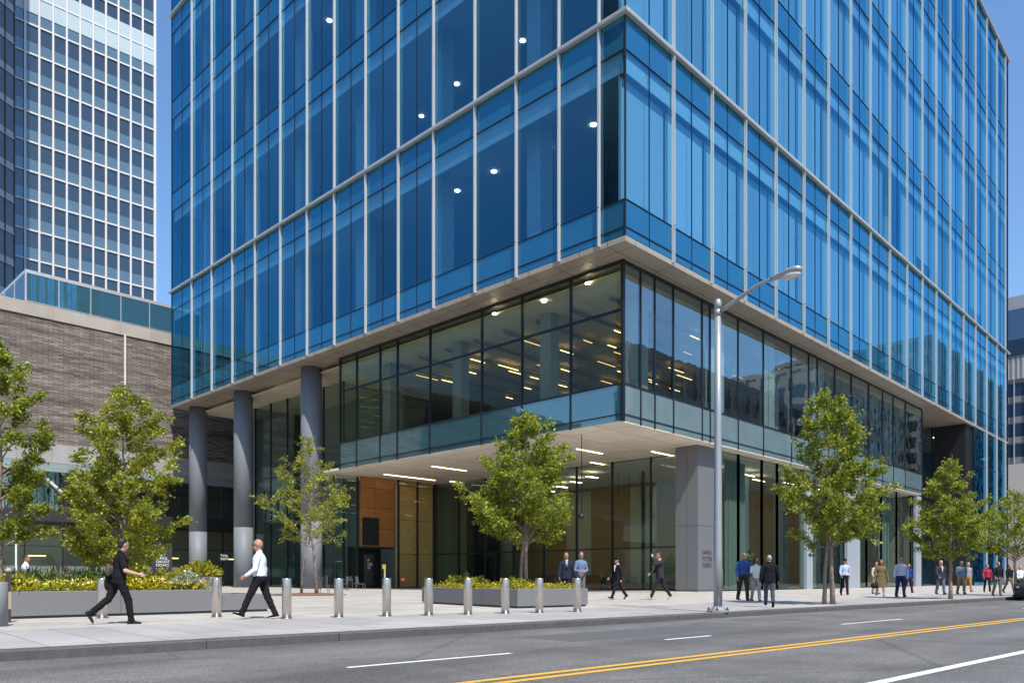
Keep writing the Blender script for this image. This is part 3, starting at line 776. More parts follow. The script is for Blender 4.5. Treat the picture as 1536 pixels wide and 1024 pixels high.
for k in range(5):
    MB().box(49.5+1.5*k, 49.53+1.5*k, 36.2, 36.23, PB-2.2, PB-0.12).build("pendant_rod", M["bar"], tower)
for x0c in (49.5, 62, 69.5, 80):
    mb = MB()
    for k in range(26):
        a = x0c + k*0.11; mb.quad((a, 27.0+0.09*math.sin(k*1.9), 0.05), (a+0.11, 27.0+0.09*math.sin((k+1)*1.9), 0.05), (a+0.11, 27.0+0.09*math.sin((k+1)*1.9), PB-0.3), (a, 27.0+0.09*math.sin(k*1.9), PB-0.3))
    mb.build("curtain", plain("sheer curtain", (0.13,0.17,0.16), 0.8), tower)

# ------------------------------------------------------------------ brick building
BY, BT = 88.0, 28.3
brick = thing("brick_building", "low building of long thin grey brick with a glass box on its roof", "building", (25, 95, 0))
bx0, bx1 = -40, 66
zb, zg = 15.4, 13.0
zb = 0.9 + (HZ-668)/F*ray(100).length_squared**0 * (BY/ray(100).y)
zg = zb - 1.9
mb = MB(); mb.box(bx0, bx1, BY, BY+28, zb, BT-1.3)
mb.build("wall", M["brick"], brick)
mb = MB(); mb.box(bx0-0.1, bx1, BY-0.12, BY+28, BT-1.3, BT); mb.build("coping", M["concrete"], brick)
mb = MB(); mb.box(bx0, bx1, BY-0.06, BY+10, zg, zb); mb.build("stone_band", M["concband"], brick)
xd = on_y(187, BY); mb = MB(); mb.tube([(xd,BY-0.12,zb),(xd,BY-0.12,BT-1.3)], 0.11, 8); mb.build("downpipe", M["wfin"], brick)
# glazed lower storeys
zd1, zd0 = 7.75, 6.6
mb = MB(); mb.box(bx0, bx1, BY-0.05, BY+6, zd0, zd1); mb.build("dark_fascia", M["signblk"], brick)
mb = MB(); mb.box(bx0, bx1, BY-0.04, BY+6, zg-0.9, zg-0.003); mb.build("pale_fascia", M["palef"], brick)
mb = MB(); mb.box(bx0, bx1, BY+7, BY+7.2, 0, zg); mb.build("back_wall", plain("dim shop interior", (0.42,0.40,0.35), 0.7), brick)
mb = MB(); mb.box(bx0, bx1, BY+0.2, BY+7, -0.02, 0.01); mb.build("shop_floor", M["floor"], brick)
step = 3.4; x = 8.0; k = 0
while x < 50:
    for z0, z1, mt in ((zd1, zg-0.9, "upglass"), (0.0, zd0, "gglass")):
        mb = MB(); mb.quad((x+0.05,BY+0.05,z0),(x+step-0.05,BY+0.05,z0),(x+step-0.05,BY+0.05,z1),(x+0.05,BY+0.05,z1), 0)
        mb.box(x-0.05, x+0.05, BY-0.06, BY+0.12, z0, z1, 1)
        hz = z0 + (z1-z0)*0.62; mb.box(x+0.05, x+step-0.05, BY-0.02, BY+0.1, hz-0.04, hz+0.04, 1)
        if z0 > 1: mb.box(x+step*0.5-0.03, x+step*0.5+0.03, BY-0.02, BY+0.1, z0, hz-0.04, 1)
        mb.build("window", [M[mt], M["bar"]], brick)
    if z0 == 0.0 and k % 2 == 0:
        mb = MB(); mb.box(x+0.6, x+2.4, BY+2.0, BY+2.1, 3.1, 3.2); mb.build("shop_light", M["lampi"], brick)
    mb = MB(); mb.box(x+0.1, x+step-0.3, BY+1.2, BY+1.4, 1.0, 2.2); mb.build("counter", plain("pale shop counter", (0.35,0.34,0.31), 0.6), brick)
    x += step; k += 1
# slanting pale brace seen behind the upper glass
mb = MB(); mb.tube([(on_y(60, BY-0.3), BY-0.3, zg-1.2),(on_y(120, BY-0.3), BY-0.3, zd1+0.3)], 0.16, 8); mb.build("diagonal_brace", M["wfin"], brick)
# glass box on the roof
pbx = on_y(38, 95.0); ph = 33.6
pent = MB(); pent.box(pbx, 62, 95, 112, ph, ph+0.35); pen = pent.build("rooftop_box", M["fin"], brick)
n = 12
for i in range(n):
    a, b = pbx+(62-pbx)*i/n, pbx+(62-pbx)*(i+1)/n
    for z0, z1, mt in ((BT-0.2, 30.6, "bspan"), (30.65, ph, "bglass")):
        mb = MB(); mb.quad((a+0.04,95,z0),(b-0.04,95,z0),(b-0.04,95,z1),(a+0.04,95,z1), 0); mb.box(a-0.04, a+0.04, 94.95, 95.1, z0, z1, 1); mb.box(a, b, 94.96, 95.1, z1-0.03, z1+0.03, 1)
        o = mb.build("roof_box_pane", [M["penglass"] if "penglass" in M else M[mt], M["fin"]], pen)
for i in range(4):
    a, b = 95+17*i/4, 95+17*(i+1)/4
    mb = MB(); mb.quad((pbx,b-0.04,BT-0.2),(pbx,a+0.04,BT-0.2),(pbx,a+0.04,ph),(pbx,b-0.04,ph), 0); mb.box(pbx-0.05, pbx+0.1, a-0.04, a+0.04, BT-0.2, ph, 1); mb.build("roof_box_pane", [M["bglass"], M["fin"]], pen)

# ------------------------------------------------------------------ far towers
def grid_tower(name, label, cx, cy, wx, wy, rz, z0, zt, fl, bay, finw, mats, group=None, crown=None, spf=0.33, faces="SWNE", find=0.35):
    t = thing(name, label, "tower block", (cx, cy, 0))
    Mx = Matrix.Translation((cx, cy, 0)) @ Matrix.Rotation(rz, 4, "Z")
    hx, hy = wx/2, wy/2
    n = int((zt-z0)/fl)
    mb = MB(); mb.box(-hx+0.05, hx-0.05, -hy+0.05, hy-0.05, z0, zt, 0, Mx); mb.build("wall", mats["wall"], t)
    FM = {"S": (Matrix.Identity(4), hx, hy), "W": (Matrix.Rotation(-PI/2, 4, "Z"), hy, hx), "N": (Matrix.Rotation(PI, 4, "Z"), hx, hy), "E": (Matrix.Rotation(PI/2, 4, "Z"), hy, hx)}
    for fc in faces:
        Rm, w2, d2 = FM[fc]; Mf = Mx @ Rm
        for i in range(n):
            za = z0+i*fl
            if za+fl < z0: continue
            mb = MB(); mb.box(-w2+0.1, w2-0.1, -d2-0.02, -d2+0.04, za+0.12, za+fl*spf, 0, Mf); mb.build("spandrel_band", mats["span"], t)
            mb = MB(); mb.box(-w2+0.1, w2-0.1, -d2, -d2+0.04, za+fl*spf+0.04, za+fl-0.1, 0, Mf); mb.build("window_band", mats["glass"], t)
        if finw:
            nb = max(1, round(2*w2/bay))
            for k in range(nb+1):
                a = -w2+2*w2*k/nb; MB().box(a-finw/2, a+finw/2, -d2-find, -d2+0.03, z0, zt, 0, Mf).build("facade_fin", mats["fin"], t)
        if mats.get("slab"):
            for i in range(n+1): MB().box(-w2, w2, -d2-find*0.6, -d2+0.02, z0+i*fl-0.15, z0+i*fl+0.13, 0, Mf).build("floor_edge", mats["slab"], t)
    mb = MB(); mb.box(-hx-0.1, hx+0.1, -hy-0.1, hy+0.1, zt, zt+1.0, 0, Mx); mb.build("roof", mats["wall"], t)
    return t
mw = {"wall": M["wfin"], "span": M["bspan"], "glass": M["bglass"], "fin": M["wfin"], "slab": M["wfin"]}
# white gridded tower: its street face passes through view columns 20..232
A = at_depth(-30, 128.0); B = at_depth(231, 147.0)
rzw = math.atan2(B.y-A.y, B.x-A.x); wid = (B-A).length
c2 = (A+B)/2 + Vector((-math.sin(rzw), math.cos(rzw), 0))*15
t_w = grid_tower("white_grid_tower", "tall white gridded tower rising behind the brick building", c2.x, c2.y, wid, 30, rzw, 0, 123.0, 5.05, 2.05, 0.30, mw, faces="SE", spf=0.42)
def face_box(mb, A, B, z0, z1, off0, off1, f0=0.0, f1=1.0):
    d = (B-A); L_ = d.length; rz = math.atan2(d.y, d.x)
    mb.box(L_*f0, L_*f1, -off1, -off0, z0, z1, 0, Matrix.Translation(A) @ Matrix.Rotation(rz, 4, "Z")); return mb
mb = face_box(MB(), A, B, 98.0, 103.5, 0.05, 0.12); mb.build("pale_plant_band", plain("pale blue louvre", (0.42,0.52,0.55), 0.5), t_w)
# dark glass tower at the picture's edge
A2 = at_depth(-70, 112.0); B2 = at_depth(21, 122.0); rz2 = math.atan2(B2.y-A2.y, B2.x-A2.x); wd2 = (B2-A2).length
c3 = (A2+B2)/2 + Vector((-math.sin(rz2), math.cos(rz2), 0))*9
md = {"wall": M["bar"], "span": M["bspan"], "glass": M["bglass"], "fin": M["bar"], "slab": M["pillar"]}
grid_tower("dark_glass_tower", "dark blue glass tower beside the white gridded one", c3.x, c3.y, wd2, 18, rz2, 0, 120, 5.0, 1.6, 0.12, md, faces="SE", spf=0.2, find=0.15)
# tower beyond the end of the street
e = at_depth(1509, 160.0)
mr = {"wall": plain("grey stone tower", (0.22,0.215,0.21), 0.6), "span": plain("grey spandrel", (0.20,0.205,0.21), 0.5), "glass": backed_glass("slate glass", (0.03,0.045,0.07), (0.5,0.65,0.85), 0.15, 0.8), "fin": M["fin"], "slab": None}
end = grid_tower("end_tower", "slate and grey tower with thin vertical ribs beyond the far end of the street", e.x+22, e.y+2, 40, 60, 0, 24.5, 58, 4.2, 2.1, 0.14, mr, faces="W")
mb = MB(); mb.box(e.x+1.2, e.x+43, e.y-29, e.y+33, 0, 24.4); mb.build("stone_base", plain("pale stone base", (0.42,0.40,0.37), 0.8), end)
mb = MB(); mb.box(e.x+1.85, e.x+1.95, e.y-29, e.y+33, 42.0, 46.5)
for k in range(70): mb.box(e.x+1.55, e.x+1.9, e.y-29+k*0.9, e.y-28.7+k*0.9, 42, 46.5)
mb.build("louvre_band", plain("light louvres", (0.5,0.48,0.46), 0.5, 0.2), end)
mb = MB(); mb.box(e.x+1.5, e.x+1.9, e.y-29, e.y+33, 46.6, 59.1); mb.build("upper_wall", plain("grey upper wall", (0.30,0.31,0.34), 0.5), end)
mb = MB(); mb.box(e.x+1.38, e.x+1.48, e.y-7.0, e.y+2.4, 46.8, 56.4); mb.build("upper_window", mr["glass"], end)
# buildings across the street, seen mirrored in the glass
mo = lambda c, gl=(0.03,0.04,0.05): {"wall": plain("opposite wall %s" % str(c), c, 0.7), "span": plain("opposite wall %s" % str(c), c, 0.7), "glass": M["bglass"], "fin": plain("opposite wall %s" % str(c), c, 0.7), "slab": None}
grid_tower("stone_office", "grey stone office across the street, mirrored in the podium glass", 128, -33, 56, 24, 0, 0, 37, 4.4, 4.0, 1.1, mo((0.22,0.21,0.20)), faces="NW", find=0.2)
grid_tower("ribbed_office", "ribbed pale office across the street, mirrored low in the tower glass", 188, -36, 54, 40, 0, 0, 45, 4.2, 3.2, 0.9, mo((0.33,0.31,0.29)), faces="NW", find=0.25)
grid_tower("brown_block", "taller brown block across the street, mirrored at the tower's far end", 262, -34, 84, 40, 0, 0, 63, 4.2, 3.4, 0.9, mo((0.25,0.22,0.20)), faces="NW", find=0.25)
grid_tower("slim_dark_tower", "slim dark tower across the street, mirrored in the tower's corner panes", -36, 52.6, 26, 29.6, 0, 0, 95, 4.4, 3.0, 0.5, {"wall": M["bar"], "span": M["bar"], "glass": M["bglass"], "fin": M["bar"], "slab": None}, faces="E", find=0.3)
# ------------------------------------------------------------------ trees
def leaves_mesh(name, pts, dirs, size, mat, rnd, droop=0.35, aspect=0.55):
    """one pointed leaf (two triangles folded along the rib) per point"""
    n = len(pts); P = np.array(pts, dtype=np.float64)
    D = np.array(dirs, dtype=np.float64) + rnd.normal(0, 0.75, (n, 3)); D[:, 2] -= droop
    D /= np.linalg.norm(D, axis=1)[:, None] + 1e-9
    Q = rnd.normal(0, 1, (n, 3)); S = np.cross(D, Q); S /= np.linalg.norm(S, axis=1)[:, None] + 1e-9
    Nn = np.cross(S, D)
    sz = size * rnd.uniform(0.6, 1.35, n)[:, None]
    a = P; b = P + D*sz*0.45 + S*sz*aspect*0.5 + Nn*sz*0.10; c = P + D*sz; d = P + D*sz*0.45 - S*sz*aspect*0.5 + Nn*sz*0.10
    co = np.stack([a, b, c, d], 1).reshape(-1, 3)
    me = bpy.data.meshes.new(name)
    me.vertices.add(4*n); me.vertices.foreach_set("co", co.ravel())
    me.loops.add(6*n); me.polygons.add(2*n)
    idx = np.arange(n)*4
    tri = np.stack([idx, idx+1, idx+2, idx, idx+2, idx+3], 1).ravel()
    me.loops.foreach_set("vertex_index", tri.astype(np.int32))
    me.polygons.foreach_set("loop_start", (np.arange(2*n)*3).astype(np.int32))
    me.polygons.foreach_set("loop_total", np.full(2*n, 3, dtype=np.int32))
    me.materials.append(mat); me.update(calc_edges=True)
    return me
def lerp_prof(prof, t):
    for (t0, r0), (t1, r1) in zip(prof, prof[1:]):
        if t <= t1: return r0 + (r1-r0)*(t-t0)/max(1e-6, t1-t0)
    return prof[-1][1]
def tree(name, label, base, H, bare, prof, nleaf, seed, stems=((0,0),), leaf="leaf", lsize=0.10, nlimb=46, trunk_r=0.07, group=None, lean=0.0, gap=0.0, up=0.75, cat="tree"):
    rnd = np.random.default_rng(seed); rd = random.Random(seed)
    t = thing(name, label, cat, tuple(base), group)
    bx, by, bz = base
    wood = MB()
    axis = []                                   # central leader
    m = 14
    wob = [(rd.uniform(-1,1), rd.uniform(-1,1)) for _ in range(m+1)]
    for i in range(m+1):
        f = i/m; axis.append(Vector((bx + lean*f*H*0.05 + wob[i][0]*0.05*min(1,f*3), by + wob[i][1]*0.05*min(1,f*3), bz + f*H*0.97)))
    def ax(f):
        f = max(0, min(0.999, f))*m; i = int(f); return axis[i].lerp(axis[i+1], f-i)
    fb = bare/H
    for si, (sx, sy) in enumerate(stems):
        pts, rs = [], []
        for i in range(m+1):
            f = i/m; k = max(0, 1 - f/(fb*1.25))**0.7
            if si and f > fb*1.5: break
            p = axis[i] + Vector((sx, sy, 0))*k; p.z = max(p.z, bz-0.02); pts.append(p); rs.append(max(0.006, trunk_r*(1.12 if i == 0 else 1)*(1-f)**0.9*(0.85 if si else 1)))
        wood.tube(pts, rs, 9)
    LP, LD = [], []
    tips = []
    for k in range(nlimb):
        h = (k+0.5+rd.uniform(-0.4,0.4))/nlimb
        f0 = fb*0.92 + (1-fb*0.92)*h*0.97
        rad = lerp_prof(prof, h)*rd.uniform(0.62, 1.12)
        if rd.random() < gap: rad *= 0.35
        az = k*2.39996 + rd.uniform(-0.5, 0.5)
        p0 = ax(max(fb*0.8, f0 - rad*up*0.62/H))
        rise = rad*up*rd.uniform(0.6, 1.1)
        end = ax(f0) + Vector((math.cos(az)*rad, math.sin(az)*rad, rise*0.35 + rd.uniform(-0.1, 0.15)))
        mid = p0.lerp(end, 0.5) + Vector((rd.uniform(-.1,.1), rd.uniform(-.1,.1), -0.05+rd.uniform(0,0.16)))*rad
        r0 = max(0.008, trunk_r*0.42*(1-f0)**0.6)
        wood.tube([p0, p0.lerp(mid,0.5)+Vector((0,0,0.03)), mid, mid.lerp(end,0.55), end], [r0, r0*0.8, r0*0.6, r0*0.4, 0.004], 5, cap=False)
        nt_ = max(3, int(rad*5.5))
        for j in range(nt_):
            fr = 0.30 + 0.70*(j+rd.random())/nt_
            q = p0.lerp(mid, fr*2) if fr < 0.5 else mid.lerp(end, fr*2-1)
            d = Vector((math.cos(az), math.sin(az), 0.35)) + Vector((rd.gauss(0,.8), rd.gauss(0,.8), rd.gauss(0.15,.55))); d.normalize()
            ln = (0.22 + 0.38*rad*rd.random())*(1.1-0.5*fr)
            e = q + d*ln
            wood.tube([q, q.lerp(e,0.5)+Vector((0,0,0.02)), e], [r0*0.3, r0*0.22, 0.003], 4, cap=False)
            tips.append((q, e, d, ln))
    tips.append((ax(0.9), ax(0.999)+Vector((0,0,H*0.02)), Vector((0,0,1)), 0.4))
    wt = np.array([0.35 + x[3] for x in tips]) * rnd.uniform(0.35, 1.6, len(tips)); wt /= wt.sum()
    pick = rnd.choice(len(tips), nleaf, p=wt)
    q = np.array([tuple(x[0]) for x in tips])[pick]; e = np.array([tuple(x[1]) for x in tips])[pick]; d = np.array([tuple(x[2]) for x in tips])[pick]
    s = rnd.beta(1.6, 1.0, nleaf)[:, None]
    P = q + (e-q)*s*1.08 + rnd.normal(0, 1, (nleaf, 3))*np.array([0.075, 0.075, 0.06])*(0.7+lsize*3)
    P[:, 2] = np.maximum(P[:, 2], bz + bare*0.72)
    wood.build("trunk", M["bark"], t, True)
    me = leaves_mesh("crown", P, d, lsize, M[leaf], rnd)
    o = bpy.data.objects.new("crown", me); COL.objects.link(o); attach(o, t)
    return t
GRP = None
PYR = [(0,0.62),(0.12,0.98),(0.28,1.0),(0.45,0.82),(0.62,0.66),(0.78,0.46),(0.9,0.30),(1,0.10)]
COLM = [(0,0.75),(0.2,1.0),(0.4,0.95),(0.6,0.8),(0.8,0.72),(0.92,0.5),(1,0.15)]
SPARSE = [(0,0.8),(0.15,1.0),(0.3,0.95),(0.42,0.72),(0.55,0.55),(0.7,0.5),(0.85,0.3),(1,0.10)]
def sc(prof, r): return [(a, b*r) for a, b in prof]
def tree_at(px, py, top, **kw):
    p = on_z(px, py); Zc = p.x*FW[0]+p.y*FW[1]
    return p, (HZ-top)/F*Zc + CZ, Zc
p, H, Zc = tree_at(1243, 906, 582); perp = Vector((RT[0], RT[1], 0))
tree("street_tree", "full-crowned twin-stemmed street tree by the kerb, next after the lamp post", p, H, 2.35, sc(PYR, 1.95), 27000, 21, ((0.10,-0.1),(-0.12,0.1)), group="young trees along the pavement", trunk_r=0.085, nlimb=60, gap=0.06)
p, H, Zc = tree_at(1426, 898, 687)
tree("street_tree", "small single-stemmed street tree standing before the black panel of the office tower", p, H, 2.05, sc(PYR, 1.62), 19000, 33, ((0,0),), group="young trees along the pavement", trunk_r=0.085, nlimb=48, gap=0.12)
p, H, Zc = tree_at(1523, 893, 733)
tree("street_tree", "farthest street tree, its crown cut off above the dark parked car", p, H, 2.2, sc(PYR, 1.9), 11000, 45, ((0,0),), group="young trees along the pavement", trunk_r=0.08, lsize=0.105)
p, H, Zc = tree_at(463, 892, 645)
T2P = p
tree("plaza_tree", "thin twin-stemmed plaza tree with sparse leaves in a round bed of bark mulch", p, H, 3.2, sc(SPARSE, 2.5), 9000, 52, ((0.28,-0.3),(-0.26,0.3)), leaf="leaf2", trunk_r=0.085, gap=0.15, nlimb=44, lsize=0.105)
# ------------------------------------------------------------------ planters
def planter(name, label, pts, h, wall=0.14, rim=0.0, soil="soil2", lines=None, group=None):
    """stone trough: outline in plan, hollow, with a soil bed"""
    c = sum((Vector((p[0],p[1],0)) for p in pts), Vector((0,0,0)))/len(pts)
    t = thing(name, label, "planter", (c.x, c.y, 0), group)
    mb = MB(); n = len(pts)
    P = [Vector((p[0], p[1], 0)) for p in pts]
    inn = []
    for i in range(n):
        a, b, d = P[i-1], P[i], P[(i+1) % n]
        e1 = (b-a).normalized(); e2 = (d-b).normalized()
        n1 = Vector((-e1.y, e1.x, 0)); n2 = Vector((-e2.y, e2.x, 0)); k = 1 + n1.dot(n2)
        inn.append(b + (n1+n2)*(wall/k))
    for i in range(n):
        j = (i+1) % n; a, b, ai, bi = P[i], P[j], inn[i], inn[j]
        ln = (b-a).length; segs = max(1, round(ln/2.1))
        for s in range(segs):
            g = 0.006/ln; f0, f1 = s/segs + g, (s+1)/segs - g
            q = [a.lerp(b, f0), a.lerp(b, f1), ai.lerp(bi, f1), ai.lerp(bi, f0)]
            m = len(mb.v); out = (a-ai).normalized()
            ch = 0.012
            mb.v += [(v.x, v.y, 0.06) for v in q] + [(v.x, v.y, h-ch) for v in q[:2]] + [(v.x, v.y, h) for v in q[2:]]
            e = (b-a).normalized(); nn = Vector((-e.y, e.x, 0))*ch
            mb.v += [((q[0]+nn).x, (q[0]+nn).y, h), ((q[1]+nn).x, (q[1]+nn).y, h)]
            for f in ((0,1,5,4),(4,5,9,8),(8,9,6,7),(1,2,6,9,5),(0,4,8,7,3),(2,3,7,6)): mb.f.append(tuple(m+x for x in f)); mb.m.append(0)
    mb.build("stone_wall", M["planter"], t)
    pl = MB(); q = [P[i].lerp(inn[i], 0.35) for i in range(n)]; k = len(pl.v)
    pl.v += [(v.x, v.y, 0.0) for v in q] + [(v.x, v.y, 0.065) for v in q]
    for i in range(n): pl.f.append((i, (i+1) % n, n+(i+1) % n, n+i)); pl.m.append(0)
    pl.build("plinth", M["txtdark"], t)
    sb = MB(); k = len(sb.v); sb.v += [(v.x, v.y, h-0.04) for v in inn]; sb.f.append(tuple(range(n))); sb.m.append(0)
    sb.build("mulch", M[soil], t)
    return t, inn
def shrub(name, label, c, r, h, nl, seed, leaf, lsize=0.09, group=None, cat="shrub", stuff=False):
    """mounded shrub: stems fanning from the base with leaves along them"""
    rnd = np.random.default_rng(seed); rd = random.Random(seed)
    t = thing(name, label, cat, tuple(c), group)
    st = MB(); tips = []
    ns = max(14, int(60*r))
    for k in range(ns):
        az = rd.random()*2*PI; rr_ = r*math.sqrt(rd.random()); hh = h*(1-0.55*(rr_/r)**2)*rd.uniform(0.6, 1.12)
        b = Vector((c[0]+math.cos(az)*rr_*0.35, c[1]+math.sin(az)*rr_*0.35, c[2])); e = Vector((c[0]+math.cos(az)*rr_, c[1]+math.sin(az)*rr_, c[2]+hh))
        mid = b.lerp(e, 0.55)+Vector((0,0,0.08*h)); st.tube([b, mid, e], [0.006, 0.005, 0.002], 3, cap=False); tips.append((mid.lerp(b,0.4), e))
    st.build("stems", M["bark"], t)
    pick = rnd.integers(0, len(tips), nl)
    q = np.array([tuple(x[0]) for x in tips])[pick]; e = np.array([tuple(x[1]) for x in tips])[pick]
    s = rnd.beta(1.7, 0.9, nl)[:, None]; P = q+(e-q)*s + rnd.normal(0, 0.035, (nl, 3)); P[:, 2] = np.maximum(P[:, 2], c[2]+0.01)
    d = (e-q)/(np.linalg.norm(e-q, axis=1)[:, None]+1e-6) + rnd.normal(0, 0.3, (nl, 3))
    o = bpy.data.objects.new("foliage", leaves_mesh("foliage", P, d, lsize, M[leaf], rnd, 0.1, 0.5)); COL.objects.link(o); attach(o, t)
    return t
def groundcover(name, label, inside, n, z, hmax, seed, leaf, lsize):
    rnd = np.random.default_rng(seed); pts, dirs = [], []
    while len(pts) < n:
        x, y = inside(rnd)
        hh = hmax*(0.35 + 0.65*max(0, mnoise.noise(Vector((x*1.6, y*1.6, seed)))+0.45)); pts.append((x, y, z + hh*rnd.beta(1.4, 1.2))); dirs.append((rnd.normal(0,.5), rnd.normal(0,.5), 0.5))
    o = bpy.data.objects.new(name, leaves_mesh(name, pts, dirs, lsize, M[leaf], rnd, 0.0, 0.5)); COL.objects.link(o)
    return tag(o, label, "ground cover", None, "stuff")
# long planter before the plaza
PA = [(4.35,19.55),(9.15,19.25),(9.15,24.0),(4.35,24.3)]
PH = 0.60
planter("long_planter", "long grey granite planter full of yellow-green shrubs behind the walking man in black", PA, PH)
LOWP = [(9.20,19.35),(10.45,19.15),(10.45,21.2),(9.20,21.4)]
planter("low_planter", "low granite planter end without plants behind the man in the white shirt", LOWP, 0.47, soil="soil")
ins1 = lambda r: (r.uniform(4.55, 9.0), 19.55+r.beta(0.8,1.3)*4.2)
groundcover("planter_ground_cover", "yellow-green ground cover filling the long granite planter", ins1, 9000, PH-0.05, 0.30, 5, "shrub", 0.085)
rs_ = random.Random(9); k = 0
shr = [("bushy lime shrub beside the white-flecked plants in the long planter", 8.2, 20.35, .50, .52, "shrub"), ("dark green mounded shrub in the long planter behind the man in black", 6.35, 20.6, .50, .46, "dkshrub"),
       ("deep green rounded shrub in the long planter under the multi-stemmed tree", 5.75, 20.9, .48, .46, "dkshrub"), ("silvery white-flecked shrub at the street end of the long planter", 8.45, 19.95, .42, .50, "silver"),
       ("tall loose lime shrub next to the charcoal sign, in the long planter", 7.75, 20.9, .48, .62, "shrub"), ("lime shrub with upright shoots at the outer end of the long planter", 4.85, 20.3, .45, .42, "shrub"), ("low spreading lime shrub in the middle of the long planter", 7.15, 20.1, .50, .36, "shrub")]
for i, (lb, x, y, r, h, lf) in enumerate(shr):
    shrub("planter_shrub", lb, (x, y, PH-0.05), r, h, 1500, 100+i, lf, 0.09, "shrubs in the long planter")
groundcover('planter_flowers', 'yellow and white blossoms scattered over the long planter', lambda r: (r.uniform(4.55, 9.0), 19.5+r.beta(0.8,1.6)*2.5), 700, PH+0.12, 0.22, 6, 'flower', 0.07)
# ornamental grasses standing behind the long planter
def gr(name, label, x0, x1, y0, y1, n, seed, leaf, z=0.0, h=0.9):
    rnd = np.random.default_rng(seed); pts = []; dirs = []
    for _ in range(n):
        x, y = rnd.uniform(x0, x1), rnd.uniform(y0, y1); pts.append((x, y, z+rnd.uniform(0.2, h*0.75))); dirs.append((rnd.normal(0,.25), rnd.normal(0,.25), 2.2))
    o = bpy.data.objects.new(name, leaves_mesh(name, pts, dirs, 0.42, M[leaf], rnd, 0.0, 0.05)); COL.objects.link(o); return tag(o, label, "grass", None, "stuff")
gr("ornamental_grass", "pale feathery ornamental grasses behind the long planter", 5.2, 10.5, 26.5, 28.0, 2600, 8, "grassy", 0.0, 1.15)
# trees by the long planter
p = at_depth(186, 24.5, 0.0)
tree("plaza_tree", "broad yellow-green plaza tree with several stems behind the man in black", p, (HZ-580)/F*24.5+CZ, 1.25, sc(COLM, 1.95), 34000, 61, ((0.0,0.0),(-0.75,-0.3)), leaf="leaf2", trunk_r=0.075, nlimb=60, lsize=0.10, gap=0.08)
p = at_depth(-2, 22.5, 0.0)
tree("plaza_tree", "tall plaza tree cut in half by the picture's edge, over the long planter", p, (HZ-512)/F*22.5+CZ, 2.2, sc(COLM, 1.25), 22000, 72, ((0,0),), trunk_r=0.12, nlimb=46, lsize=0.10)
# square planter with a tree
PB2 = [(16.44,15.66),(19.25,15.25),(19.85,21.0),(17.55,21.4)]
planter("plaza_planter", "four-sided grey granite planter with a leafy tree and yellow shrubs behind the bollards", PB2, 0.57)
def ins2(r):
    while True:
        a, b = r.random(), r.random()
        x0 = 16.44+(17.55-16.44)*b; x1 = 19.25+(19.85-19.25)*b; y0 = 15.66+(21.4-15.66)*b; y1 = 15.25+(21.0-15.25)*b
        x, y = x0+(x1-x0)*a, y0+(y1-y0)*a
        if 0.07 < a < 0.93 and 0.04 < b < 0.96: return x, y
groundcover("planter_ground_cover", "yellow ground cover around the tree in the four-sided planter", ins2, 6500, 0.53, 0.22, 15, "shrub", 0.08)
groundcover('planter_flowers', 'yellow blossoms scattered around the tree in the four-sided planter', ins2, 500, 0.60, 0.2, 16, 'flower', 0.07)
for i, (lb, x, y, r, h) in enumerate((("lime shrub at the street corner of the four-sided planter", 17.3, 16.6, .45, .30), ("lime shrub beside the tree trunk in the four-sided planter", 18.7, 17.6, .5, .36), ("lime shrub at the rear of the four-sided planter", 18.2, 20.2, .5, .42), ("lime shrub on the plaza side of the four-sided planter", 17.6, 18.6, .45, .36))):
    shrub("planter_shrub", lb, (x, y, 0.53), r, h, 1200, 140+i, "shrub", 0.085, "shrubs in the four-sided planter")
p = at_depth(789, 25.6, 0.53)
tree("planter_tree", "dense leafy tree growing in the four-sided granite planter", p, (HZ-612)/F*25.6+CZ-0.53, 1.85, sc(PYR, 1.85), 27000, 83, ((0,0),(-0.16,0.1),(0.12,0.12)), trunk_r=0.075, nlimb=60, gap=0.07)
# round bed under the thin tree
bed = MB(); bed.lathe([(1.9,0.0),(1.9,0.035),(1.75,0.06),(0.6,0.11),(0.02,0.12)], 48, 0, (T2P.x, T2P.y, 0.0))
tag(bed.build("tree_bed", M["soil"], None, True), "round bed of dark bark mulch under the thin twin-stemmed tree", "mulch bed")
# pots with a leafy bush further back
c = at_depth(299, 41.0); tr = thing("trough_planter", "taupe trough planter before the round columns", "planter", (c.x, c.y, 0))
Mt = Matrix.Translation((c.x, c.y, 0)) @ Matrix.Rotation(R(-42), 4, "Z")
mb = MB()
for x0, x1, y0, y1 in ((-1.05,1.05,-0.4,-0.34),(-1.05,1.05,0.34,0.4),(-1.05,-0.99,-0.34,0.34),(0.99,1.05,-0.34,0.34)): mb.box(x0, x1, y0, y1, 0, 0.95, 0, Mt)
mb.build("box", plain("taupe pot", (0.23,0.20,0.175), 0.6), tr); MB().box(-0.99,0.99,-0.34,0.34,0.8,0.88,0,Mt).build("mulch", M["soil"], tr)
shrub("trough_shrub", "bright lime bush growing out of the taupe trough before the round columns", (c.x, c.y, 0.88), 1.15, 0.85, 2600, 171, "shrub", 0.14)
c = at_depth(352, 62.0); shrub("hedge_shrub", "dark low shrub beside the round columns against the brick building's shops", (c.x-2.2, c.y+1.5, 0), 1.8, 1.35, 2200, 172, "dkshrub", 0.16)

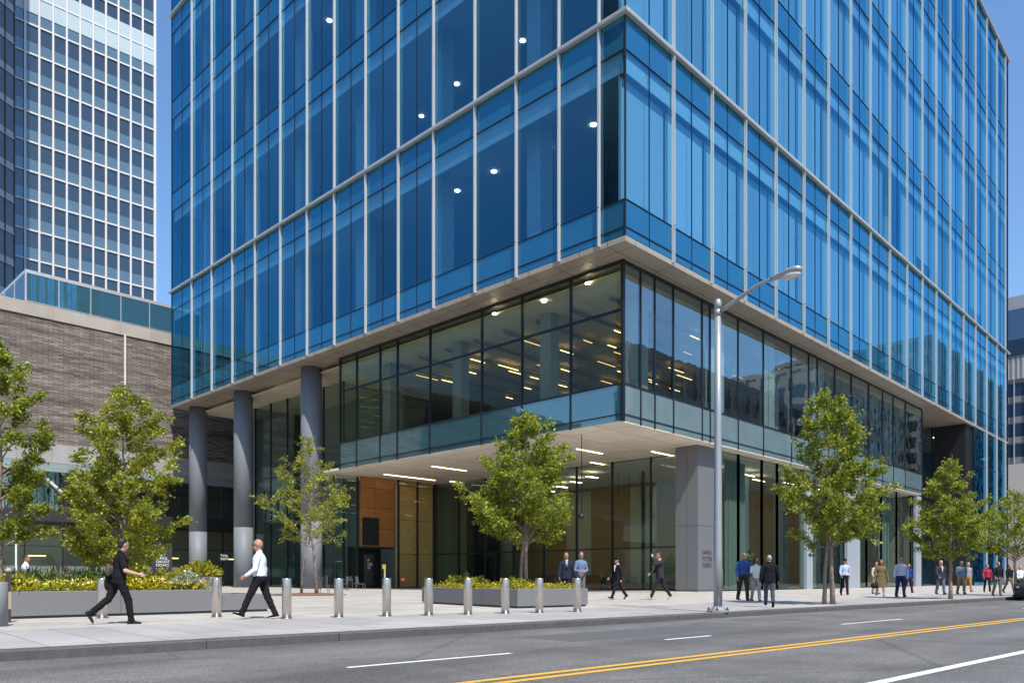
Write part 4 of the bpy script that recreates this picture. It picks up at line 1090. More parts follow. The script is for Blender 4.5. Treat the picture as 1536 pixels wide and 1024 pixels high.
# ------------------------------------------------------------------ bollards
def make_bollard():
    t = thing("bollard", "x", "bollard", (0,0,0), "stainless bollards along the pavement", local=True)
    MB().lathe([(0.103,0.0),(0.103,0.865),(0.100,0.878),(0.088,0.884),(0.0,0.885)], 28).build("post", M["steel"], t, True)
    MB().lathe([(0.128,0.0),(0.128,0.010),(0.104,0.012)], 28).build("base_ring", M["steel"], t, True)
    return t
bsp = [((153,926.5),"bollard behind the trailing leg of the man in black"), ((325,925),"bollard between the man in black and the man in the white shirt"), ((430,927.5),"bollard just beside the man in the white shirt, by the mulch bed"),
       ((508,925.5),"second bollard from the man in the white shirt towards the street lamp"), ((580,924),"lone bollard between the mulch bed and the four-sided planter"), ((643,922.8),"bollard before the far corner of the four-sided planter"),
       ((702,921.4),"bollard before the middle of the planter's darker side"), ((758,920),"bollard before the near corner of the four-sided planter"), ((809,918.8),"bollard before the planter's brighter street side, left of its last one"), ((866,917.3),"bollard at the lamp-post end of the four-sided planter"),
       ((301,882),"small bollard standing alone by the taupe trough")]
b0 = make_bollard()
for i, (pp, lb) in enumerate(bsp):
    b = b0 if i == 0 else copy_tree(b0); q = on_z(*pp); b.location = (q.x, q.y, 0.004 if i < 10 else 0); b.rotation_euler.z = i*0.7; b["label"] = "stainless steel " + lb
q = on_z(3, 938.5)
t = thing("grey_post", "wider matt grey post cut off at the picture's edge beside the long planter", "bollard", (q.x, q.y, 0))
MB().lathe([(0.155,0.0),(0.155,0.80),(0.145,0.815),(0.0,0.82)], 28, 0, (q.x-0.06,q.y,0.004)).build("post", plain("matt grey post", (0.20,0.21,0.22), 0.6), t, True)
q = at_depth(12.5, 15.6); t = thing("timber_post", "slim dark brown post with a pale strip beside the matt grey post", "post", (q.x, q.y, 0))
MB().box(q.x-0.035, q.x+0.035, q.y-0.05, q.y+0.05, 0.004, 1.02).build("post", plain("dark brown post", (0.045,0.032,0.025), 0.6), t)
MB().box(q.x-0.037, q.x+0.037, q.y-0.052, q.y+0.052, 0.27, 0.62).build("pale_strip", plain("tan strip", (0.36,0.28,0.19), 0.6), t)
MB().ell((q.x, q.y, 1.05), (0.06,0.06,0.05)).build("cap", plain("pale cap", (0.42,0.33,0.29), 0.6), t, True)

# ------------------------------------------------------------------ street lamp
q = on_z(1077, 917.5); lx, ly = q.x, q.y
lamp = thing("street_lamp", "tall galvanised street lamp leaning its cobra-head arm over the road", "street lamp", (lx, ly, 0))
ZLt = (HZ-455)/F*(lx*FW[0]+ly*FW[1])+CZ
pole = MB().lathe([(0.112,0.05),(0.108,1.5),(0.092,5.0),(0.082,ZLt-0.02)], 24, 0, (lx,ly,0)).build("pole", M["galv"], lamp, True)
MB().box(lx+0.10, lx+0.118, ly-0.07, ly+0.07, 0.75, 1.15).build("hand_hole_cover", M["galv"], pole)
bp = MB().lathe([(0.30,0.004),(0.30,0.05),(0.20,0.055),(0.16,0.13),(0.136,0.15)], 8, 0, (lx,ly,0)).build("base_plate", M["galv"], lamp)
for a in range(4):
    x, y = lx+0.235*math.cos(a*PI/2+0.4), ly+0.235*math.sin(a*PI/2+0.4)
    MB().lathe([(0.038,0.05),(0.038,0.09),(0.02,0.095),(0.02,0.13)], 6, 0, (x,y,0)).build("bolt", plain("rusty bolt", (0.12,0.08,0.06), 0.7, 0.4), bp)
MB().lathe([(0.096,ZLt-0.16),(0.096,ZLt),(0.08,ZLt+0.07),(0.05,ZLt+0.11),(0.0,ZLt+0.12)], 20, 0, (lx,ly,0)).build("cap", M["galv"], lamp, True)
AD = Vector((-V.x, -V.y, 0))
def arm_pt(s, z): p = Vector((lx,ly,z)) + AD*(s*0.88); return p
z0 = ZLt-0.22
apts = [arm_pt(s, z0+h*0.46) for s, h in ((0.08,-0.02),(0.35,0.16),(0.65,0.37),(0.95,0.58),(1.2,0.74),(1.42,0.84),(1.65,0.895),(1.85,0.91))]
MB().tube(apts, [0.058,0.055,0.052,0.050,0.048,0.046,0.045,0.045], 12).build("arm", M["galv"], lamp, True)
MB().lathe([(0.092,z0-0.12),(0.092,z0+0.06)], 20, 0, (lx,ly,0)).build("arm_bracket", M["galv"], lamp, True)
head = MB()
hp = [(1.72,0.90,0.05,0.05),(1.84,0.92,0.07,0.058),(2.02,0.945,0.105,0.078),(2.2,0.97,0.135,0.096),(2.38,0.985,0.15,0.104),(2.52,0.985,0.135,0.095),(2.61,0.97,0.09,0.068),(2.64,0.96,0.03,0.03)]
head.tube([arm_pt(s, z0+h*0.46) for s, h, a, b in hp], [(a, b) for s, h, a, b in hp], 18)
ho = head.build("luminaire", plain("lamp housing", (0.33,0.34,0.35), 0.4, 0.4), lamp, True)
MB().ell(arm_pt(2.33, z0+0.98*0.46-0.095), (0.135,0.24,0.10), Matrix.Rotation(math.atan2(AD.y, AD.x)-PI/2, 3, "Z"), 18, 10).build("lens", plain("frosted lamp lens", (0.62,0.62,0.56), 0.25), ho, True)

# ------------------------------------------------------------------ signs and plaza furniture
def totem(name, label, px, Z, wd, dp, h0, h, rz, lines, tsize, cat="sign"):
    c = at_depth(px, Z); t = thing(name, label, cat, (c.x, c.y, 0))
    Mx = Matrix.Translation((c.x, c.y, 0)) @ Matrix.Rotation(rz, 4, "Z")
    MB().box(-wd/2, wd/2, -dp/2, dp/2, h0, h, 0, Mx).build("panel", M["signblk"], t)
    MB().box(-wd/2+0.06, wd/2-0.06, -dp/2+0.05, dp/2-0.05, 0, h0, 0, Mx).build("plinth", M["black"], t)
    text_mesh(lines, tsize, M["signtxt"], (Mx @ Matrix.Translation((-wd*0.30, -dp/2-0.006, h-0.22*h))).to_translation(), Matrix.Rotation(rz, 4, "Z") @ ROT_FRONT, "lettering", t, 0.004)
    return t
totem("directory_sign", "charcoal directory pillar with white lines of lettering beside the yellow multi-stemmed tree", 243, 33.0, 0.78, 0.5, 0.42, 2.33, R(-22), "CLAK\nOAIOL\nDAUOT\nOOACI\n:", 0.15)
totem("lobby_sign", "black lobby sign with white symbols in the dark entrance recess", 553, 66.0, 0.75, 0.3, 0.3, 2.9, 0.0, "P\nOB\nM\n:", 0.34)
c = at_depth(336, 74.0); t = thing("shop_sign", "small black shop board with two pale rows of lettering behind the columns", "sign", (c.x, c.y, 0))
MB().box(c.x-0.45, c.x+0.45, c.y, c.y+0.06, 2.45, 3.25).build("board", M["black"], t); MB().tube([(c.x,c.y+0.09,0),(c.x,c.y+0.09,3.0)], 0.03, 6).build("post", M["bar"], t)
text_mesh("TVAL\nMAIT", 0.33, M["signtxt"], Vector((c.x-0.36, c.y-0.008, 2.9)), ROT_FRONT, "lettering", t, 0.004)
def thin_post(name, label, px, Z, h, r, mat, topm=None, cat="post"):
    c = at_depth(px, Z); t = thing(name, label, cat, (c.x, c.y, 0)); MB().tube([(c.x,c.y,0),(c.x,c.y,h)], r, 10).build("shaft", mat, t)
    if topm: MB().box(c.x-0.16, c.x+0.04, c.y-0.05, c.y+0.05, h-0.02, h+0.24).build("tag", topm, t)
    return t
tan = plain("tan timber", (0.50,0.38,0.27), 0.6)
thin_post("marker_post", "slim pale timber marker post between the man in black and the charcoal sign", 217, 29.0, 2.0, 0.055, tan)
thin_post("yellow_tag_post", "thin tan post with a yellow tag in front of the lobby's dark entrance", 577, 46.0, 1.45, 0.05, tan, plain("yellow tag", (0.5,0.33,0.03), 0.6))
thin_post("flag_pole", "thin pale pole behind the long planter near the walker with a backpack", 24, 34.0, 3.0, 0.04, M["wfin"])
c = at_depth(604, 56.0); t = thing("flower_stand", "tiny red flower head on a thin stand before the golden wood wall", "flower stand", (c.x, c.y, 0))
MB().tube([(c.x,c.y,0),(c.x,c.y,0.72)], 0.02, 6).build("stand", M["bar"], t); MB().ell((c.x,c.y,0.76), (0.15,0.15,0.11)).build("flower", plain("red petals", (0.55,0.02,0.02), 0.6), t, True)
chair0 = thing("plaza_chair", "grey metal plaza chair by the round mulch bed, before the glass", "chair", (0,0,0), "plaza chairs", local=True)
cm = plain("chair metal", (0.20,0.20,0.20), 0.45, 0.5)
MB().box(-0.24,0.24,-0.24,0.24,0.45,0.48).build("seat", cm, chair0)
mb = MB(); mb.tube([(-0.23,0.24,0.46),(-0.23,0.31,1.0),(0.23,0.31,1.0),(0.23,0.24,0.46)], 0.016, 8)
for k in range(6): mb.box(-0.2+0.075*k, -0.175+0.075*k, 0.262, 0.276, 0.55, 0.97)
mb.build("backrest", cm, chair0)
for sx in (-1,1):
    for sy in (-1,1): MB().tube([(0.22*sx,0.22*sy,0.46),(0.25*sx,0.27*sy,0.0)], 0.016, 8).build("leg", cm, chair0)
for i, (px, Z, rz, lb) in enumerate(((486, 42.0, 2.4, None), (541, 56.0, 0.6, "pale-topped plaza chair outside the dark entrance recess"), (527, 58.0, 2.0, "plaza chair pulled to the small table near the lobby entrance"), (515, 57.0, 4.4, "plaza chair beside the glass at the left of the lobby entrance"))):
    o = chair0 if i == 0 else copy_tree(chair0); c = at_depth(px, Z); o.location = c; o.rotation_euler.z = rz
    if lb: o["label"] = lb
c = at_depth(521, 57.6); t = thing("cafe_table", "small round dark cafe table among the plaza chairs", "table", (c.x, c.y, 0))
MB().lathe([(0.45,0.72),(0.45,0.75)], 24, 0, (c.x,c.y,0)).build("top", cm, t); MB().lathe([(0.25,0),(0.25,0.02),(0.03,0.04),(0.03,0.72)], 16, 0, (c.x,c.y,0)).build("pedestal", cm, t)
# furniture inside the lobby, seen through the glass
ltab = thing("lobby_table", "dark lobby table seen through the ground floor glass beside the corner pillar", "table", (0,0,0), "tables inside the lobby", local=True)
MB().lathe([(0.55,0.73),(0.55,0.76)], 20).build("top", cm, ltab); MB().lathe([(0.28,0),(0.28,0.02),(0.04,0.04),(0.04,0.73)], 12).build("pedestal", cm, ltab)
lch = copy_tree(chair0); lch["label"] = "dark chair at a lobby table seen through the ground floor glass"; lch["group"] = "chairs inside the lobby"
first = True
for i, (x, y) in enumerate(((49.3,29.4),(50.5,32.2),(49.0,35.0),(51.2,37.8),(49.4,41.5))):
    o = ltab if first else copy_tree(ltab); o.location = (x, y, 0.012)
    for k, (dx, dy, rz) in enumerate(((0.95,0.1,-PI/2),(-0.9,0.2,PI/2))):
        q_ = lch if (first and k == 0) else copy_tree(lch); q_.location = (x+dx, y+dy, 0.012); q_.rotation_euler.z = rz + 0.2*i
    first = False
for i, (x, y, h) in enumerate(((48.2,30.6,1.9),(54.0,27.4,2.2))):
    tp = thing("indoor_plant", ("tall green indoor plant in a dark pot just inside the lobby glass", "bushy green indoor plant in a dark pot behind the shopfront glass")[i], "plant", (x, y, 0.012))
    MB().lathe([(0.30,0),(0.38,0.6),(0.34,0.6),(0.30,0.54),(0.0,0.54)], 20, 0, (x,y,0.012)).build("pot", M["black"], tp, True)
    sh2 = shrub("indoor_foliage", "x", (x, y, 0.55), 0.75, h, 900, 300+i, "dkshrub", 0.2)
    for ch in list(sh2.children):
        ch.parent = tp; ch.matrix_parent_inverse = Matrix.Translation(-Vector(tp.location))
    bpy.data.objects.remove(sh2)
c = at_depth(872, 46.0); zc_ = (HZ-774)/F*46.0+CZ; t = thing("security_camera", "black dome camera on a thin arm beside the planter tree's crown", "camera", (c.x, c.y, zc_))
MB().ell((c.x,c.y,zc_), (0.19,0.19,0.19)).build("dome", M["black"], t, True)
MB().tube([(c.x,c.y,zc_+0.1),(c.x+0.1,c.y+0.05,zc_+0.5),(c.x+0.1,c.y+0.05,PB-0.02)], 0.025, 6).build("arm", M["bar"], t)
# ------------------------------------------------------------------ people
def remesh(name, mb, mats, voxel, parent, cloth=0.0, seed=0, smooth=4, paint=None):
    me0 = mb.mesh(name, mats[0])
    o0 = bpy.data.objects.new("tmp", me0); COL.objects.link(o0)
    md = o0.modifiers.new("r", "REMESH"); md.mode = "VOXEL"; md.voxel_size = voxel
    sm = o0.modifiers.new("s", "SMOOTH"); sm.factor = 0.5; sm.iterations = smooth
    dg = bpy.context.evaluated_depsgraph_get()
    me = bpy.data.meshes.new_from_object(o0.evaluated_get(dg)); me.name = name
    COL.objects.unlink(o0); bpy.data.objects.remove(o0); bpy.data.meshes.remove(me0)
    if cloth:
        n = len(me.vertices); co = np.empty(n*3); me.vertices.foreach_get("co", co); co = co.reshape(-1, 3)
        no = np.empty(n*3); me.vertices.foreach_get("normal", no); no = no.reshape(-1, 3)
        d = np.array([mnoise.noise(Vector((c[0]*9+seed, c[1]*9, c[2]*17))) + 0.6*mnoise.noise(Vector((c[0]*22, c[1]*22+seed, c[2]*30+c[0]*18))) for c in co])
        co += no*(d*cloth)[:, None]; me.vertices.foreach_set("co", co.ravel())
    me.materials.clear()
    for m in mats: me.materials.append(m)
    if paint:
        for p in me.polygons: p.material_index = paint(p.center, p.normal)
    me.polygons.foreach_set("use_smooth", [True]*len(me.polygons)); me.update()
    o = bpy.data.objects.new(name, me); COL.objects.link(o); o.parent = parent
    return o
def loft(mb, rings, seg=18):
    """rings: (centre, half width, half depth, right axis, forward axis)"""
    st = []
    for c, a, b, X, Y in rings:
        st.append(len(mb.v))
        for k in range(seg):
            t = 2*PI*k/seg; ct, s_ = math.cos(t), math.sin(t)
            e = 0.86
            x = a*math.copysign(abs(ct)**e, ct); y = b*math.copysign(abs(s_)**e, s_)
            mb.v.append(tuple(c + X*x + Y*y))
    for i in range(len(st)-1):
        for k in range(seg):
            k2 = (k+1) % seg; mb.f.append((st[i]+k, st[i]+k2, st[i+1]+k2, st[i+1]+k)); mb.m.append(0)
    mb.f.append(tuple(st[0]+k for k in reversed(range(seg)))); mb.m.append(0)
    mb.f.append(tuple(st[-1]+k for k in range(seg))); mb.m.append(0)
def cloth_mat(name, col, rough=0.85, var=0.12):
    m = plain("cloth "+name, tuple(c*0.72 if max(col) < 0.1 else c for c in col), rough, 0, var, 14, 0.15, "obj", 160)
    for n in m.node_tree.nodes:
        if n.type == "BSDF_PRINCIPLED": n.inputs["Specular IOR Level"].default_value = 0.12
    return m
SKIN = {"light": plain("skin light", (0.52,0.30,0.21), 0.5, 0, 0.06, 12, 0, "obj"), "mid": plain("skin mid", (0.40,0.20,0.125), 0.5, 0, 0.06, 12, 0, "obj"), "dark": plain("skin dark", (0.15,0.075,0.045), 0.5, 0, 0.06, 12, 0, "obj")}
HAIR = {"black": plain("hair black", (0.012,0.010,0.009), 0.55, 0, 0.3, 60, 0.3, "obj"), "brown": plain("hair brown", (0.06,0.032,0.018), 0.55, 0, 0.3, 60, 0.3, "obj"), "grey": plain("hair grey", (0.32,0.30,0.28), 0.6, 0, 0.2, 60, 0.3, "obj"), "blond": plain("hair blond", (0.30,0.19,0.08), 0.55, 0, 0.2, 60, 0.3, "obj")}
EYE = plain("eye and brow", (0.03,0.02,0.016), 0.5); LIP = plain("lips", (0.34,0.13,0.10), 0.5)
SOLE = plain("white sole", (0.7,0.7,0.68), 0.6)
def person(label, px, py, top, face, skin="light", hair="black", hs="short", shirt=("white",(0.75,0.76,0.80)), sleeve="long", trous=("black",(0.018,0.018,0.022)), shoe=("black",(0.012,0.012,0.014)), shoe_sole=False,
           legs=((22,6),(-20,14)), arms=((-18,8,18),(16,8,30)), jacket=None, skirt=None, near=False, build=1.0, lean=2, head_yaw=0, group=None, tie=None, sunglasses=False, woman=False, hatc=None, apron=False, feetpitch=(None,None), inw=(10,10)):
    """face: heading in degrees, 0 = away from the viewer along the view, 90 = towards the picture's right; legs: (thigh, knee) left, right; arms: (swing, out, elbow)"""
    q = on_z(px, py); Zc = q.x*FW[0]+q.y*FW[1]
    Ht = (HZ-top)/F*Zc + CZ; S = Ht/1.76
    yaw = math.atan2(FW[1], FW[0]) - R(face) - PI/2
    t = thing("person", label, "person", (q.x, q.y, 0.004 if (q-K0).dot(V) < 4.4 else 0.0), group, local=True, rz=yaw)
    t.scale = (S, S, S)
    X, Y, Z = Vector((1,0,0)), Vector((0,1,0)), Vector((0,0,1))
    b = build
    hz = 0.92
    sides = (-1, 1)
    def legpts(hz):
        out = []
        for i, sd_ in enumerate(sides):
            th, kn = legs[i]; a = R(th); c = R(th-kn)
            hip = Vector((0.088*sd_*b, 0, hz)); knee = hip + Vector((0.006*sd_, math.sin(a), -math.cos(a)))*0.425; ank = knee + Vector((0, math.sin(c), -math.cos(c)))*0.42
            fp = feetpitch[i]
            if fp is None: fp = (14 if th > 8 else (-38 if th-kn < -22 else 0))
            out.append((hip, knee, ank, R(fp)))
        return out
    lp_ = legpts(hz)
    low = 9
    for hip, knee, ank, fp in lp_:
        fd = Vector((0, math.cos(fp), math.sin(fp))); up_ = Vector((0, -math.sin(fp), math.cos(fp)))
        for s_ in (-0.07, 0.18): low = min(low, (ank + fd*s_ - up_*0.088).z)
    hz -= low; lp_ = legpts(hz)
    ln = R(lean); UPv = Vector((0, math.sin(ln), math.cos(ln))); FWv = Vector((0, math.cos(ln), -math.sin(ln)))
    pel = Vector((0,0,hz)); sh_w = (0.175 if woman else 0.198)*b
    def sp(h): return pel + UPv*h
    neck = sp(0.545); headc = sp(0.70) + FWv*0.02
    arms_p = []
    for i, sd_ in enumerate(sides):
        sw, ab, el = arms[i]; a = R(sw); o_ = R(ab+3.5); e = R(sw+el)
        s0 = sp(0.438) + X*(sh_w*0.94*sd_)
        d1 = Vector((sd_*math.sin(o_), math.sin(a)*math.cos(o_), -math.cos(a)*math.cos(o_)))
        el_ = s0 + d1*0.285
        iw = R(inw[i]*min(1, el/40.0))
        d2 = Vector((sd_*(math.sin(o_*0.6)-math.sin(iw)*1.2), math.sin(e), -math.cos(e))).normalized()
        wr = el_ + d2*0.245
        arms_p.append((s0, el_, wr, d2, sd_))
    body = MB()
    # trunk
    hw = 0.165*b if not woman else 0.172*b
    loft(body, [(sp(-0.06), hw*0.86, 0.095*b, X, FWv), (sp(0.02), hw, 0.112*b, X, FWv), (sp(0.14), hw*0.88, 0.10*b, X, FWv), (sp(0.22), 0.145*b*(0.9 if woman else 1), 0.097*b, X, FWv), (sp(0.34), 0.150*b, 0.112*b, X, FWv), (sp(0.42), 0.150*b, 0.106*b, X, FWv), (sp(0.485), 0.100*b, 0.075*b, X, FWv), (sp(0.53), 0.058, 0.058, X, FWv)])
    body.capsule(neck - UPv*0.06, headc - UPv*0.06 - FWv*0.01, 0.06*(0.85 if woman else 1), 0.054*(0.85 if woman else 1))
    for s0, el_, wr, d2, sd_ in arms_p:
        body.capsule(sp(0.475) + X*(0.06*sd_), s0, 0.058*b, 0.054*b); body.capsule(s0, el_, 0.052*b, 0.041*b); body.capsule(el_, wr, 0.041*b, 0.027)
    for hip, knee, ank, fp in lp_:
        body.capsule(hip, knee, 0.085*b, 0.054*b); body.capsule(knee, knee.lerp(ank, 0.35), 0.052*b, 0.056*b); body.capsule(knee.lerp(ank, 0.35), ank, 0.056*b, 0.037)
        fd = Vector((0, math.cos(fp), math.sin(fp))); up_ = Vector((0, -math.sin(fp), math.cos(fp))); body.capsule(ank - up_*0.045 - fd*0.03, ank + fd*0.12 - up_*0.058, 0.028, 0.018)
    # head
    hy = Matrix.Rotation(-R(head_yaw), 3, "Z"); HX, HY = hy @ X, hy @ FWv
    HM = Matrix((HX*1.08, HY*1.08, UPv*1.08)).transposed()
    def hp_(x, y, z): return headc + (HX*x + HY*y + UPv*z)*1.08
    body.ell(hp_(0,-0.006,0.022), (0.074,0.094,0.098), HM, 20, 14)
    body.ell(hp_(0,0.022,-0.045), (0.056,0.066,0.072), HM, 16, 10)
    body.capsule(hp_(0,0.050,-0.092), hp_(0,0.062,-0.090), 0.026, 0.022)
    body.capsule(hp_(0,0.086,0.018), hp_(0,0.106,-0.018), 0.010, 0.0155); body.capsule(hp_(-0.014,0.094,-0.022), hp_(0.014,0.094,-0.022), 0.010, 0.010)
    body.capsule(hp_(-0.030,0.078,0.030), hp_(0.030,0.078,0.030), 0.014, 0.014)
    body.capsule(hp_(-0.018,0.083,-0.052), hp_(0.018,0.083,-0.052), 0.010, 0.010)
    for s_ in sides: body.ell(hp_(s_*0.077,-0.008,0.0), (0.011,0.021,0.032), HM, 10, 8)
    # hands: palm, four fingers of two bent joints each, thumb from the side of the palm
    for s0, el_, wr, d2, sd_ in arms_p:
        nrm = Vector((-sd_, 0, 0)); nrm = (nrm - d2*nrm.dot(d2)).normalized(); wdir = nrm.cross(d2); 
        if wdir.dot(Y) + 0.3*wdir.z < 0: wdir = -wdir
        body.capsule(wr - d2*0.01, wr + d2*0.03, 0.026, 0.026)
        for k in range(4): body.capsule(wr + d2*0.025 + wdir*(0.010*(1.5-k)), wr + d2*0.088 + wdir*(0.0185*(1.5-k)), 0.015, 0.0115, 8)
        for k, fl in enumerate((0.040, 0.046, 0.043, 0.033)):
            w0 = wr + d2*0.088 + wdir*(0.0185*(1.5-k))
            a1, a2 = R(20+5*k), R(52+9*k); f1 = d2*math.cos(a1) + nrm*math.sin(a1); f2 = d2*math.cos(a2) + nrm*math.sin(a2)
            m1 = w0 + f1*fl; body.capsule(w0, m1, 0.0095, 0.0088, 8); body.capsule(m1, m1 + f2*fl*0.85, 0.0086, 0.0072, 8)
        tb = wr + d2*0.028 + wdir*0.024; td = (d2*0.72 + wdir*0.62 + nrm*0.35).normalized(); t2 = (d2*0.9 + wdir*0.15 + nrm*0.4).normalized()
        body.capsule(tb, tb + td*0.042, 0.0135, 0.0105, 8); body.capsule(tb + td*0.042, tb + td*0.042 + t2*0.03, 0.0102, 0.0085, 8)
    inv = HM.inverted()
    def paint(c, nn):
        l = inv @ (Vector(c) - headc)
        if l.y > 0.045 and abs(l.z) < 0.09:
            if 0.016 < abs(l.x) < 0.044 and (-0.002 < l.z < 0.011 or 0.027 < l.z < 0.036): return 1
            if abs(l.x) < 0.023 and -0.060 < l.z < -0.047 and l.y > 0.06: return 2
        return 0
    bo = remesh("body", body, [SKIN[skin], EYE, LIP], 0.0062 if near else 0.0105, t, paint=paint, smooth=2)
    # hair
    if hs != "bald":
        hb = MB()
        if hs == "short":
            hb.ell(hp_(0,-0.024,0.040), (0.081,0.092,0.094), HM, 20, 14)
            if near: hb.ell(hp_(0,-0.055,-0.005), (0.066,0.055,0.07), HM, 14, 10)
        elif hs == "crop": hb.ell(hp_(0,-0.016,0.031), (0.0765,0.092,0.094), HM, 20, 14)
        else:
            hb.ell(hp_(0,-0.022,0.036), (0.088,0.098,0.098), HM, 20, 14)
            for s_ in sides: hb.capsule(hp_(s_*0.074,-0.02,0.02), hp_(s_*0.085,-0.03,-0.20), 0.035, 0.034)
            hb.capsule(hp_(0,-0.06,0.0), hp_(0,-0.085,-0.22), 0.075, 0.065)
        remesh("hair", hb, [HAIR[hair]], 0.008, t, 0.004, 3, 2)
    if hatc:
        h2 = MB(); h2.ell(hp_(0,-0.008,0.062), (0.088,0.104,0.072), HM, 18, 10); h2.ell(hp_(0,0.075,0.052), (0.070,0.075,0.010), HM, 14, 6); remesh("cap", h2, [cloth_mat(*hatc)], 0.009, t)
    if sunglasses:
        sg = MB()
        for s_ in sides: sg.ell(hp_(s_*0.032,0.094,0.008), (0.026,0.010,0.017), HM, 12, 8); sg.tube([hp_(s_*0.056,0.088,0.010), hp_(s_*0.080,0.0,0.012)], 0.004, 6)
        sg.tube([hp_(-0.012,0.100,0.012), hp_(0.012,0.100,0.012)], 0.004, 6)
        so_ = sg.build("sunglasses", plain("dark lens", (0.01,0.01,0.012), 0.15), None, True); so_.parent = t
    vx = 0.009 if near else 0.011; seed = px*0.37
    # upper garment
    g = 0.014
    def trunk(mb, hem, extra, flare=1.0):
        loft(mb, [(sp(hem), (hw+extra+0.006)*flare, (0.114*b+extra)*flare, X, FWv), (sp(0.05), hw+extra+0.006, 0.114*b+extra, X, FWv), (sp(0.20), (0.143 if not woman else 0.130)*b+extra, 0.105*b+extra, X, FWv), (sp(0.34), 0.153*b+extra, 0.116*b+extra, X, FWv), (sp(0.42), 0.152*b+extra, 0.108*b+extra, X, FWv), (sp(0.485), 0.102*b+extra, 0.077*b+extra, X, FWv), (sp(0.53), 0.058+extra*0.7, 0.056+extra*0.7, X, FWv)])
    def sleeves(mb, ex, kind):
        for s0, el_, wr, d2, sd_ in arms_p:
            mb.capsule(sp(0.475) + X*(0.06*sd_), s0, 0.058*b+ex, 0.056*b+ex)
            if kind == "short": mb.capsule(s0, s0.lerp(el_, 0.72), 0.060*b+ex, 0.058*b+ex)
            else:
                mb.capsule(s0, el_, 0.055*b+ex, 0.043*b+ex); mb.capsule(el_, el_.lerp(wr, 0.62 if kind == "rolled" else 0.93), 0.043*b+ex, 0.030+ex)
    sh = MB(); trunk(sh, 0.02 if not apron else 0.0, g); sleeves(sh, 0.008, sleeve)
    if sleeve != "tee": sh.capsule(sp(0.53), sp(0.560), 0.068, 0.064)
    remesh("shirt", sh, [cloth_mat(*shirt)], vx, t, 0.006, seed)
    if jacket:
        jk = MB(); trunk(jk, -0.13, g+0.014, 1.0); sleeves(jk, 0.020, "long")
        remesh("jacket", jk, [cloth_mat(*jacket)], vx, t, 0.007, seed+5)
        vb = MB(); fr = FWv*(0.110*b+g+0.026)
        if not tie == "none":
            vb.capsule(sp(0.47)+fr*0.80, sp(0.25)+fr*1.02, 0.045, 0.012); o_ = remesh("shirt_front", vb, [cloth_mat(*shirt)], 0.010, t)
            if tie: tb_ = MB(); tb_.capsule(sp(0.49)+fr*1.05, sp(0.22)+fr*1.18, 0.012, 0.020); remesh("tie", tb_, [cloth_mat(*tie)], 0.008, t)
    # lower garment
    if skirt:
        sk = MB(); loft(sk, [(sp(-0.50), hw+0.10, 0.17, X, Y), (sp(-0.25), hw+0.07, 0.155, X, Y), (sp(0.0), hw+0.022, 0.13, X, FWv), (sp(0.12), hw*0.9+0.02, 0.115, X, FWv)]); remesh("skirt", sk, [cloth_mat(*skirt)], vx, t, 0.012, seed+2)
    else:
        tr = MB(); loft(tr, [(sp(-0.09), hw*0.95+0.012, 0.108*b+0.012, X, FWv), (sp(0.0), hw+0.014, 0.115*b+0.012, X, FWv), (sp(0.085), hw*0.93+0.012, 0.107*b+0.010, X, FWv)])
        for hip, knee, ank, fp in lp_:
            tr.capsule(hip, knee, 0.096*b, 0.070*b); tr.capsule(knee, ank.lerp(knee, -0.06), 0.070*b, 0.060)
        remesh("trousers", tr, [cloth_mat(*trous)], vx, t, 0.010, seed+9)
    for i, (hip, knee, ank, fp) in enumerate(lp_):
        fd = Vector((0, math.cos(fp), math.sin(fp))); up_ = Vector((0, -math.sin(fp), math.cos(fp)))
        s2 = MB(); base = ank - up_*0.046
        loft(s2, [(base - fd*0.075, 0.022, 0.030, X, up_), (base - fd*0.06, 0.036, 0.040, X, up_), (base + fd*0.0, 0.040, 0.046, X, up_), (base + fd*0.07 - up_*0.010, 0.046, 0.034, X, up_), (base + fd*0.13 - up_*0.017, 0.048, 0.027, X, up_), (base + fd*0.175 - up_*0.022, 0.036, 0.021, X, up_), (base + fd*0.19 - up_*0.024, 0.015, 0.015, X, up_)])
        s2.capsule(ank - up_*0.03, ank + up_*0.015, 0.046, 0.044)
        so2 = remesh("shoe", s2, [cloth_mat(*shoe)], 0.008, t)
        if shoe_sole:
            s3 = MB(); b3 = ank - up_*0.083
            loft(s3, [(b3 - fd*0.08, 0.030, 0.010, X, up_), (b3 + fd*0.0, 0.043, 0.011, X, up_), (b3 + fd*0.13, 0.051, 0.011, X, up_), (b3 + fd*0.192, 0.020, 0.010, X, up_)]); o3 = s3.build("sole", SOLE, None, True); o3.parent = so2
    t["_wr"] = [tuple(a[2]) for a in arms_p]
    def out(p): return t.matrix_basis @ Vector(p)
    return t, arms_p, sp, out, S
CW, CB = (0.72,0.73,0.77), (0.015,0.015,0.018)
P1, A1, sp1, out1, S1 = person("man walking in black T-shirt and black trousers, seen from behind with a brown shoulder bag", 178, 935.5, 804, 58, "light", "black", "short", ("black tee",(0.016,0.016,0.019)), "short", ("black chino",(0.016,0.016,0.018)), ("charcoal shoe",(0.035,0.035,0.037)), False,
    legs=((-24,24),(22,14)), arms=((-10,8,22),(12,14,62)), near=True, build=1.06, lean=5, head_yaw=-28, feetpitch=(-58,0))
P2, A2_, sp2, out2, S2 = person("man in white long-sleeved shirt and sunglasses striding past the bollards", 390, 927.5, 806, -97, "mid", "brown", "bald", ("white shirt",(0.70,0.71,0.78)), "long", ("black jeans",(0.020,0.020,0.024)), ("black sneaker",(0.014,0.014,0.015)), True,
    legs=((27,4),(-18,6)), arms=((8,9,48),(-14,9,26)), near=True, build=1.12, lean=2, sunglasses=True, feetpitch=(20,-8))
